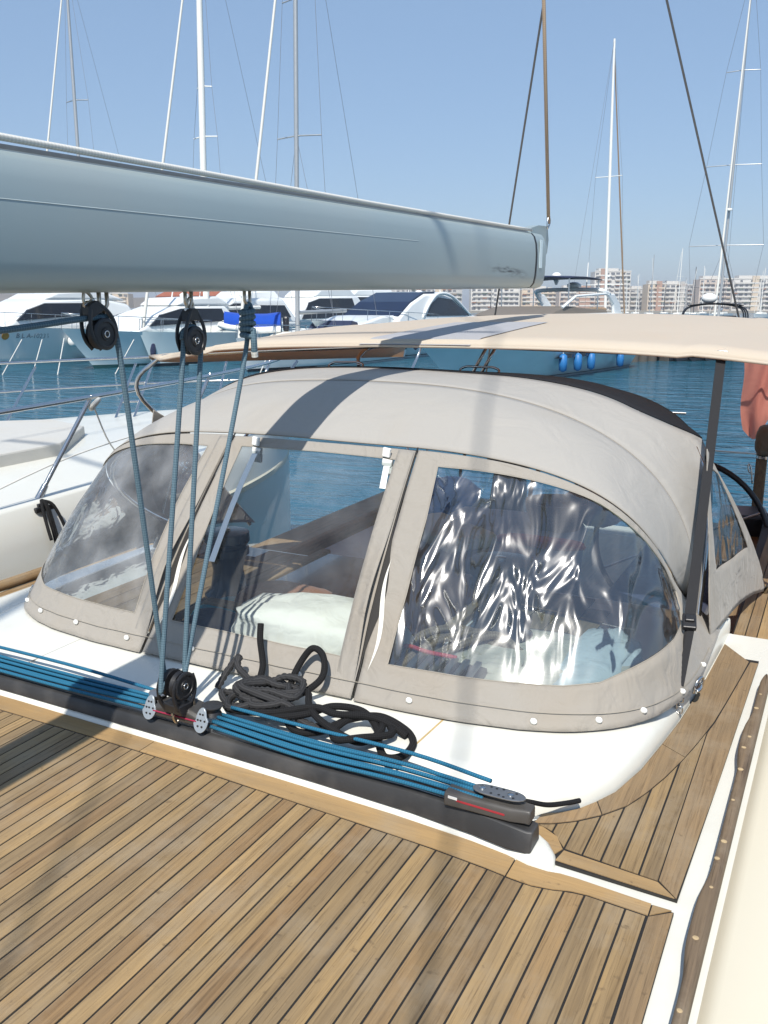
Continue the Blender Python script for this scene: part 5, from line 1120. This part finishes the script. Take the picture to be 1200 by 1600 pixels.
em.build('round_emblem', M('emblem_orange', (0.5, 0.22, 0.03), 0.5, var=0.5, vs=6), r1)
p = pt1(0.52, 0.6, 1); MB().ball(p + V(0.25, 0, 0.05), (0.28, 0.28, 0.32)).build('ball_fender', white_pl, r1, smooth=180)
# 2: motorboat behind the tilted block
r2, pt2 = motor_yacht('motor cruiser with teal water reflection tinted into its hull left of the sailboat with the bow furler', place(92, 39), RB, 13, 4.0, 1.95, hull_t, boot_g,
    [('cabin', [(3.2, 1.7), (4.6, 2.5), (6.4, 3.0), (10, 3.05), (11.5, 1.5)], 1.65, 0.12, hull_w, 0.18), ('flybridge', [(6.2, 3.0), (6.9, 3.4), (9.5, 3.5), (10.5, 3.0)], 1.4, 0.05, hull_w, 0.12)],
    [([(4.0, 2.0), (4.9, 2.55), (6.4, 2.85), (9.5, 2.85), (9.8, 2.2)], 1.67, 0.10, glass_d)])
# 3: sailboat with plumb bow, white mast
sailboat('pale hulled sailboat with thick cream mast and plumb bow, under the upright pulley block', place(214, 41), R(-1), 14.5, 4.3, 1.75, 22, 0.36, hull_t, white_spar, (0.26, 0.44, 0.55), lean=0.3, mr=0.17, sprl=0.85)
# motor cruiser cabin seen between blocks
r3, pt3 = motor_yacht('white motor cruiser with two raked dark windows seen behind the pulley blocks', place(215, 46), R(-4), 15, 4.4, 2.1, hull_w, boot_m,
    [('cabin', [(3.0, 1.9), (4.8, 2.9), (6.2, 3.45), (11, 3.5), (12.5, 1.7)], 1.9, 0.12, hull_w, 0.2)],
    [([(3.9, 2.2), (5.0, 2.85), (6.0, 3.15), (7.6, 3.15), (6.4, 2.3)], 1.94, 0.10, glass_d), ([(7.0, 2.3), (8.0, 3.05), (10.8, 3.05), (11.3, 2.3)], 1.94, 0.10, glass_d)])
# 4: sailboat with blue covered dinghy
r4 = sailboat('white sailboat with grey mast behind the left part of the bimini', place(366, 37.5), R(-1), 14, 4.2, 1.55, 23, 0.36, hull_w, grey_spar, (0.40, 0.66), lean=0.2, mr=0.11, radar=0.20, stripe=(0.42, 0.48, boot_g))
dn = thing('tender', 'small tender with bright blue cover on the sailboat deck left of the knot', 'dinghy', tuple(Vector(place(397, 42)) + V(0, 0, 1.75)), R(-60), local=True)
MB().loops([[V(x * k, y, z + 0.12 * abs(y)) for x, z in ((-0.55, 0.0), (-0.6, 0.25), (-0.42, 0.62), (0, 0.78), (0.42, 0.62), (0.6, 0.25), (0.55, 0.0))] for y, k in ((-1.5, 0.5), (-1.2, 0.85), (-0.5, 1), (0.6, 1), (1.3, 0.95))], True, True).build('cover', blue_cover, dn, smooth=50)
MB().tube([(-0.5, 1.3, 0.1), (-0.55, 0, 0.05), (-0.4, -1.3, 0.2), (0, -1.7, 0.3), (0.4, -1.3, 0.2), (0.55, 0, 0.05), (0.5, 1.3, 0.1)], 0.17, 8).build('tube', white_pl, dn, smooth=60)
MB().box((0, 1.55, 0.35), (0.4, 0.3, 0.75)).build('outboard', boot_m, dn, bevel=0.1)
# 5: motor yacht with blue glass and white arch
r5, pt5 = motor_yacht('large motor yacht with blue curved windscreen and white arch over dark windows', place(486, 44), R(-4), 18, 4.8, 2.25, hull_t, boot_m,
    [('foredeck', [(2.2, 2.0), (4.5, 2.45), (8.0, 2.5), (8.0, 1.8)], 1.7, 0.05, hull_w, 0.12), ('roof', [(5.6, 2.35), (7.4, 3.2), (9.2, 3.75), (11.5, 3.8), (13.2, 3.5), (15.2, 2.3), (15.2, 1.8), (5.6, 1.8)], 2.0, 0.10, hull_w, 0.2)],
    [([(5.75, 2.42), (7.4, 3.24), (9.2, 3.80), (10.8, 3.86), (9.3, 3.2), (8.4, 2.42)], 1.9, 0.10, glass_b), ([(9.0, 2.42), (9.9, 3.15), (10.9, 3.52), (12.6, 3.40), (14.8, 2.42)], 2.03, 0.10, glass_d)])
MB().tube(crom([(1.98, 8.5, 2.3), (1.93, 9.5, 3.15), (1.85, 10.8, 3.72), (1.87, 12.7, 3.55), (1.97, 15.2, 2.35)], 6), 0.10, 8).build('arch_trim', hull_w, r5, smooth=180)
# 6: flybridge motor yacht with blue fenders
r6, pt6 = motor_yacht('flybridge motor yacht with row of blue fenders above the bimini', place(655, 30), R(-9), 17, 4.9, 2.2, hull_t, boot_m,
    [('cabin', [(4.2, 1.9), (5.6, 2.6), (7.0, 3.0), (15.2, 3.05), (15.2, 1.5)], 2.05, 0.08, hull_w, 0.15), ('flybridge', [(4.9, 2.85), (6.2, 3.35), (8.0, 3.55), (13.2, 3.6), (16.2, 3.15), (16.2, 2.95)], 2.1, 0.03, hull_w, 0.2), ('fly_screen', [(6.6, 3.45), (8.4, 3.95), (9.0, 3.98), (13.0, 3.75), (13.2, 3.5)], 1.75, 0.08, M('taupe_canvas', (0.16, 0.14, 0.12), 0.8), 0.08)],
    [([(4.6, 2.05), (5.7, 2.55), (7.0, 2.86), (14.6, 2.86), (14.8, 2.1)], 2.08, 0.06, glass_d), ([(7.0, 1.15), (7.6, 1.38), (9.8, 1.38), (9.8, 1.15)], 2.28, 0.0, glass_d)])
r6.scale = (1, 1, 0.74)
for s in (-1, 1):
    MB().loops([[V(s * 1.7, y, z), V(s * 1.85, y, z), V(s * 1.85, y + 0.9, z), V(s * 1.7, y + 0.9, z)] for y, z in ((13.6, 3.3), (13.4, 4.1), (12.6, 4.75))], True, True).build('radar_arch_leg', hull_w, r6, bevel=0.08)
MB().tube(crom([(-1.75, 13.0, 4.7), (-1.5, 12.4, 4.95), (0, 12.3, 5.0), (1.5, 12.4, 4.95), (1.75, 13.0, 4.7)], 5), 0.13, 8).build('radar_arch', hull_w, r6, smooth=180)
MB().tube([(1.75, 12.9, 4.75), (1.74, 9.4, 4.55), (1.7, 8.2, 3.9)], 0.07, 8).build('screen_rail', hull_w, r6, smooth=60)
MB().grid([[V(x, y, 5.62 + 0.12 * math.cos(x * 0.8) - 0.03 * (y - 10.5) ** 2) for x in (-1.7, -0.9, 0, 0.9, 1.7)] for y in (8.8, 9.5, 10.5, 11.5, 12.3)]).build('fly_bimini', navy_c, r6, smooth=180, solid=0.06)
for x in (-1.6, 1.6):
    for y in (9.0, 12.1): MB().cyl((x, y, 3.6), (x, y, 5.6), 0.03, n=6).build('bimini_pole', steel, r6)
MB().lathe((0.3, 12.4, 5.1), [(0.1, 0), (0.32, 0.05), (0.33, 0.2), (0.2, 0.33), (0.05, 0.36)], 14).build('radar_dome', white_pl, r6, smooth=60)
MB().lathe((-0.6, 12.4, 5.3), [(0.05, 0), (0.2, 0.5), (0.22, 0.62), (0.1, 0.75)], 14).build('satellite_dome', white_pl, r6, smooth=60)
MB().cyl((0.9, 12.4, 5.0), (0.9, 12.5, 6.6), 0.025, n=6).build('antenna', white_pl, r6)
for k, t in enumerate((0.42, 0.50, 0.585, 0.80)):
    p = pt6(t, 0.62, 1); f = MB().lathe((p.x + 0.20, p.y, p.z - 0.25), [(0.04, -0.5), (0.16, -0.4), (0.18, 0), (0.16, 0.4), (0.06, 0.5)], 12); q = f.build('fender', blue_f, r6, smooth=60)
    MB().cyl((p.x + 0.2, p.y, p.z + 0.2), (p.x + 0.15, p.y, p.z + 1.0), 0.015, n=5).build('fender_line', white_pl, q)
# mast in front of everything on the far left and boats further right
sailboat('sailboat with slim grey mast rising at the far left edge', place(38, 52), R(3), 14, 4.2, 1.6, 23, 0.40, hull_w, grey_spar, (0.36, 0.62), lean=-0.2, mr=0.11, sail=None)
sailboat('sailboat with tall white mast and two pairs of spreaders beyond the boom end', place(980, 80), R(172), 14, 4.2, 1.5, 23.6, 0.38, hull_w, white_spar, (0.14, 0.53), lean=0.35, mr=0.13, sprl=1.35, sail=brown_sail, radar=0.17)
sailboat('sailboat with very tall slim mast behind the black canopy at right', place(1118, 62), R(4), 15, 4.4, 1.6, 26, 0.40, hull_w, grey_spar, (0.23, 0.46, 0.72), lean=0.5, mr=0.10, sprl=2.2, radar=0.33, bim=hood_dark)
cn = thing('black_canopy', 'black framed canopy of a boat behind the bimini at right', 'canopy', tuple(Vector(place(1120, 46)) + V(0, 0, 0.35)), R(10), local=True)
for y in (0, 1.4, 2.8):
    MB().tube(crom([(-1.7, y, 1.8), (-1.6, y, 2.35), (-1.2, y, 2.62), (0, y, 2.75), (1.2, y, 2.62), (1.6, y, 2.35), (1.7, y, 1.8)], 5), 0.04, 6).build('hoop', boot_m, cn, smooth=180)
MB().grid([[V(x, y, 2.78 - 0.06 * x * x) for x in (-1.4, -0.7, 0, 0.7, 1.4)] for y in (-0.2, 1.4, 3.0)]).build('roof', hood_dark, cn, smooth=180, solid=0.05)
MB().ball((-0.35, 0.5, 3.05), (0.42, 0.3, 0.28)).build('dome', white_pl, cn, smooth=180)
hull_parts(cn, hull_loft(11, 3.8, 1.6, 1.3), boot_m)
# assorted white superstructures behind the row
for k, (px, d, L, h, lb) in enumerate(((20, 62, 14, 3.2, 'low white cruiser far behind the row at the left edge'), (330, 58, 15, 4.1, 'white cruiser half hidden behind the thick cream mast'), (455, 60, 16, 4.3, 'tall white motor yacht behind the tender with the blue cover'), (540, 75, 18, 4.6, 'white yacht roof far behind the blue windscreen'), (640, 78, 18, 4.4, 'pale yacht far behind the white arch'))):
    motor_yacht(lb, place(px - 70, d), R(-5), L, 4.4, 2.1, hull_w, boot_m, [('cabin', [(3, 1.9), (5, h - 1.0), (6.5, h - 0.5), (L - 4, h - 0.4), (L - 2, 1.8)], 1.9, 0.1, hull_w, 0.2), ('flybridge', [(6, h - 0.6), (7, h), (L - 5, h + 0.1), (L - 4, h - 0.6)], 1.5, 0.05, hull_w, 0.15)],
        [([(4.0, 2.1), (5.2, h - 1.0), (6.6, h - 0.7), (L - 5, h - 0.65), (L - 4.5, 2.2)], 1.93, 0.09, glass_d)], rail=False)
def fenders(r, pt, ts, mt):
    for t in ts:
        p = pt(t, 0.55, 1); q = MB().lathe((p.x + 0.2, p.y, p.z - 0.15), [(0.03, -0.42), (0.13, -0.34), (0.15, 0), (0.13, 0.34), (0.05, 0.42)], 10).build('fender', mt, r, smooth=60)
        MB().cyl((p.x + 0.2, p.y, p.z + 0.2), (p.x + 0.12, p.y, p.z + 0.95), 0.012, n=4).build('fender_line', white_pl, q)
fenders(r1, pt1, (0.6, 0.72), white_pl); fenders(r2, pt2, (0.3, 0.45, 0.6), navy_c); fenders(r3, pt3, (0.3, 0.5), white_pl); fenders(r5, pt5, (0.25, 0.4), navy_c)
for r, y, z in ((r1, 9.5, 3.9), (r2, 8.8, 3.4), (r3, 9.0, 3.4), (r5, 12.6, 3.7)):
    MB().tube([(0.6, y, z), (0.65, y + 0.5, z + 2.6)], 0.02, 5).build('antenna', white_pl, r)
    MB().lathe((-0.5, y, z), [(0.05, 0), (0.24, 0.08), (0.25, 0.2), (0.1, 0.3)], 10).build('radar_dome', white_pl, r, smooth=50)
    MB().tube([(-1.2, y - 0.3, z - 0.2), (-1.1, y - 0.2, z + 0.5), (1.1, y - 0.2, z + 0.5), (1.2, y - 0.3, z - 0.2)], 0.04, 6).build('radar_arch', white_pl, r, smooth=60)
# far small sailboats at the shore
far_px = [600, 690, 770, 1000, 1022, 1035, 1050, 1062, 1078, 1095, 1110, 1122, 1180, 1192, 1215, 980, 965, 520, 420, 250]
base = None
def far_boat(px, d, mh, spar, lb):
    r = thing('distant_sailboat', lb, 'sailboat', place(px, d), R(rnd.uniform(-20, 30)), 'distant sailboats along the far quay', local=True)
    hull_parts(r, hull_loft(11, 3.4, 1.3, 1.1, 0.06, 0.8), hull_w)
    sprism([(3, 1.1), (4, 1.6), (7, 1.7), (7.5, 1.1)], 1.0, 0.1, 1.1).build('coachroof', gel_shade, r)
    m_ = MB().tube([V(0, 4.4, 1.2), V(rnd.uniform(-0.4, 0.6), 4.6, mh)], [0.14, 0.10], 6).build('mast', spar, r, smooth=60)
    MB().tube([V(-1.1, 4.6, mh * 0.6), V(0, 4.5, mh * 0.6), V(1.1, 4.6, mh * 0.6)], 0.04, 4).build('spreader', spar, m_)
    MB().tube([V(0, 0.2, 1.3), V(0, 4.5, mh * 0.95)], 0.06, 5).build('furled_jib', white_rope, r)
ords = ['first', 'second', 'third', 'fourth', 'fifth', 'sixth', 'seventh', 'eighth', 'ninth', 'tenth', 'eleventh', 'twelfth', 'thirteenth', 'fourteenth', 'fifteenth', 'sixteenth', 'seventeenth', 'eighteenth', 'nineteenth', 'twentieth']
hts = [13, 12, 12, 14, 18, 12, 20, 13, 15, 17, 12, 14, 15, 12, 16, 14, 12, 13, 14, 13]
order = sorted(range(len(far_px)), key=lambda i: far_px[i])
for n_, i in enumerate(order):
    far_boat(far_px[i], 235 + (i * 37) % 70, hts[i], (white_spar, grey_spar, dark_spar)[i % 3], '%s of the distant sailboats along the far quay, counted from the left' % ords[n_])

# ------------------------------------------------------------------ pier
pier = thing('pier', 'concrete pier standing on dark piles right of the flybridge yacht', 'pier', place(1080, 46), local=False)
c0, c1 = bgp(955, 44.5), bgp(1040, 46.0); dv = (c1 - c0).normalized(); nv = V(-dv.y, dv.x, 0)
def plank_poly(a, b, w): return [(a.x, a.y), (b.x, b.y), ((b + nv * w).x, (b + nv * w).y), ((a + nv * w).x, (a + nv * w).y)]
MB().prism(plank_poly(c0, c1, 6), WZ + 0.85, WZ + 1.25).build('slab', conc, pier, bevel=0.04)
for k in range(6):
    q = c0.lerp(c1, 0.06 + k * 0.17)
    for w in (0.4, 2.5): MB().cyl(q + nv * w + V(0, 0, -1), q + nv * w + V(0, 0, 0.9), 0.28, n=10).build('pile', conc, pier, smooth=60)
MB().prism(plank_poly(c0 + nv * 0.7, c1 + nv * 0.7, 1), WZ - 1, WZ + 0.86).build('shade_wall', M('pier_shade', (0.015, 0.015, 0.014), 0.7), pier)  # near-black sheet stands in for the shade under the pier
pr2 = thing('floating_pontoon', 'long dark pontoon with tyre fenders beyond the strap', 'pontoon', place(1130, 48))
e0, e1 = bgp(1052, 46.0), bgp(1210, 48.5)
MB().prism(plank_poly(e0, e1, 2.6), WZ - 0.4, WZ + 0.95).build('float', conc, pr2, bevel=0.05)
MB().prism(plank_poly(e0 - nv * 0.06, e1 - nv * 0.06, 0.05), WZ + 0.05, WZ + 0.85).build('rubbing_strip', boot_m, pr2)
for k in range(7):
    q = e0.lerp(e1, 0.07 + 0.14 * k) - nv * 0.15; ty_ = MB().lathe((0, 0, 0), [(0.16, -0.09), (0.3, -0.09), (0.33, 0), (0.3, 0.09), (0.16, 0.09)], 14, 'Y')
    xf(ty_, Matrix.Translation(q + V(0, 0, 0.28)) @ Matrix.Rotation(math.atan2(dv.y, dv.x), 4, 'Z')); ty_.build('tyre_fender', boot_m, pr2, smooth=50)
for k, (a, b) in enumerate((((975, 44.3, -0.6), (968, 42.5, WZ)), ((985, 44.3, -0.6), (980, 42.5, WZ)))):
    tag(MB().tube([bgp(*a), bgp(*b)], 0.02, 5).build('mooring_line', white_rope), ('left' if k == 0 else 'right') + ' of two slack mooring lines below the pier', 'rope', 'mooring lines below the pier')
for k, (a, b) in enumerate((((28, 40, -0.1), (-8, 36.5, WZ)), ((60, 40, -0.1), (40, 36.5, WZ)), ((95, 39, 0.0), (80, 36.5, WZ)), ((205, 40, -0.1), (172, 37, WZ)), ((420, 37, -0.4), (398, 34, WZ)))):
    tag(MB().tube([bgp(*a), bgp(*b)], 0.022, 5).build('mooring_line', white_rope), ('leftmost', 'second from left', 'third from left', 'fourth from left', 'rightmost')[k] + ' mooring line slanting into the water below the moored boats', 'rope', 'mooring lines across the harbour')

# ------------------------------------------------------------------ waterfront buildings
walls = {'white': M('facade_white', (0.62, 0.60, 0.56), 0.85, var=0.08, vs=0.1), 'cream': M('facade_cream', (0.60, 0.50, 0.38), 0.85, var=0.1, vs=0.1), 'brick': M('facade_brick', (0.40, 0.25, 0.18), 0.9, var=0.15, vs=0.15), 'grey': M('facade_grey', (0.46, 0.45, 0.43), 0.85, var=0.1, vs=0.1), 'pink': M('facade_pink', (0.58, 0.49, 0.42), 0.85, var=0.1, vs=0.1)}  # walls, brick and pink most, lightened to carry some distance haze
win_m = M('window_dark', (0.14, 0.145, 0.155), 0.25, var=0.5, vs=0.4)
awn = [M('awning_orange', (0.5, 0.22, 0.10), 0.8), M('awning_green', (0.12, 0.2, 0.14), 0.8), M('awning_sand', (0.55, 0.45, 0.33), 0.8)]
def building(label, px0, px1, depth, floors, wall, accent=None, fh=3.0, balc=True, pent=True):
    a, b = bgp(px0, depth), bgp(px1, depth); W = (b - a).length; ang = math.atan2((b - a).y, (b - a).x); mid = (a + b) / 2
    r = thing('apartment_building', label, 'building', (mid.x, mid.y, WZ + 1.4), ang, 'apartment blocks on the far shore', local=True)
    D = 14; Hh = floors * fh
    MB().box((0, D / 2, Hh / 2), (W, D, Hh)).build('wall', walls[wall], r)
    if pent:
        MB().box((-W * 0.1, D / 2, Hh + 1.2), (W * 0.55, D * 0.6, 2.4)).build('penthouse', walls['white'], r)
        MB().box((W * 0.3, D / 2, Hh + 0.9), (W * 0.12, 3, 1.8)).build('lift_house', walls['grey'], r)
    MB().box((0, -0.12, Hh + 0.3), (W + 0.4, 0.3, 0.7)).build('parapet', walls['white'], r)
    n = max(3, int(W / 3.6)); ws = MB(); aw = [MB(), MB(), MB()]; used = [0, 0, 0]
    for f in range(floors):
        for k in range(n):
            x = -W / 2 + (k + 0.5) * W / n
            if rnd.random() < 0.9: ws.box((x, -0.03, f * fh + 1.45), (W / n * rnd.choice((0.45, 0.6, 0.75)), 0.1, rnd.choice((1.3, 1.9, 1.9))))
            if rnd.random() < 0.22:
                q = rnd.randrange(3); used[q] = 1; aw[q].box((x, -0.75, f * fh + 2.35), (W / n * 0.8, 1.3, 0.12), rx=R(-28))
    tag(ws.build('windows', win_m, r), kind='stuff')
    for q in range(3):
        if used[q]: tag(aw[q].build('awnings', awn[q], r), kind='stuff')
    if balc:
        for f in range(1, floors):
            for s0, s1 in ((-0.46, -0.04), (0.06, 0.47)):
                MB().box(((s0 + s1) / 2 * W, -0.75, f * fh + 0.35), ((s1 - s0) * W, 1.3, 0.95)).build('balcony', walls['white' if (f + int(px0)) % 3 else wall], r)
    if accent:
        MB().box((W * accent[1], -0.5, Hh / 2 + 1), (W * accent[2], 1.4, Hh + 2)).build('stair_tower', walls[accent[0]], r)
    return r
building('long low cream block far behind the left boats', 90, 200, 620, 4, 'cream')
building('white apartment block left of the boom end, below the boom', 470, 600, 620, 4, 'white')
building('grey apartment block below the boom, left of the banded white block', 602, 722, 604, 5, 'grey', ('cream', 0.2, 0.1))
building('banded white apartment block right under the boom end', 736, 812, 577, 5, 'white')
building('cream block just right of the banded white block', 815, 872, 620, 5, 'cream', ('pink', -0.2, 0.15))
building('brick and white block behind the flybridge', 874, 930, 597, 5, 'pink', ('brick', 0.2, 0.3))
building('tallest apartment tower with a brown stair strip beside the white mast', 928, 984, 604, 9, 'white', ('brick', -0.28, 0.12))
building('grey block right of the tallest tower', 984, 1012, 612, 5, 'grey')
building('cream block with brick centre in the middle right', 1012, 1040, 589, 6, 'cream', ('brick', 0.1, 0.3))
building('white balcony block left of the gap', 1038, 1072, 597, 6, 'white', ('grey', 0.3, 0.2))
building('slim grey block at the gap', 1073, 1086, 620, 6, 'grey', pent=False)
building('long pink and white block behind the tall slim mast', 1092, 1142, 581, 7, 'pink')
building('long white and cream block at the right edge', 1144, 1230, 577, 7, 'white', ('cream', -0.1, 0.12))
ch_ = thing('clubhouse', 'low building with red tiled roof behind the boats, right of the tilted block', 'building', tuple(Vector(place(262, 120)) + V(0, 0, 1.0)), R(-25), local=True)
MB().box((0, 4, 1.8), (9, 6, 3.6)).build('wall', walls['cream'], ch_)
MB().loops([[V(x * k, 4 + y * k, z) for x, y in ((-5, -3.6), (5, -3.6), (5, 3.6), (-5, 3.6))] for z, k in ((3.4, 1), (3.6, 1), (5.0, 0.45))], True, True).build('roof', red_roof, ch_)
for x in (-3, 0, 3): MB().box((x, 0.95, 1.8), (1.4, 0.15, 1.6)).build('window', win_m, ch_)

# ------------------------------------------------------------------ summer haze over the harbour
hzm = bpy.data.materials.new('summer_haze'); hzm.use_nodes = True; hn = hzm.node_tree; hn.nodes.remove(hn.nodes['Principled BSDF'])
pv = hn.nodes.new('ShaderNodeVolumePrincipled'); pv.inputs['Color'].default_value = (0.86, 0.88, 0.94, 1); pv.inputs['Density'].default_value = 0.00055; pv.inputs['Anisotropy'].default_value = 0.2
hn.links.new(pv.outputs[0], hn.nodes['Material Output'].inputs['Volume'])
tag(MB().box((0, 1350, 17.7), (3300, 3600, 44.6)).build('haze', hzm), kind='stuff')
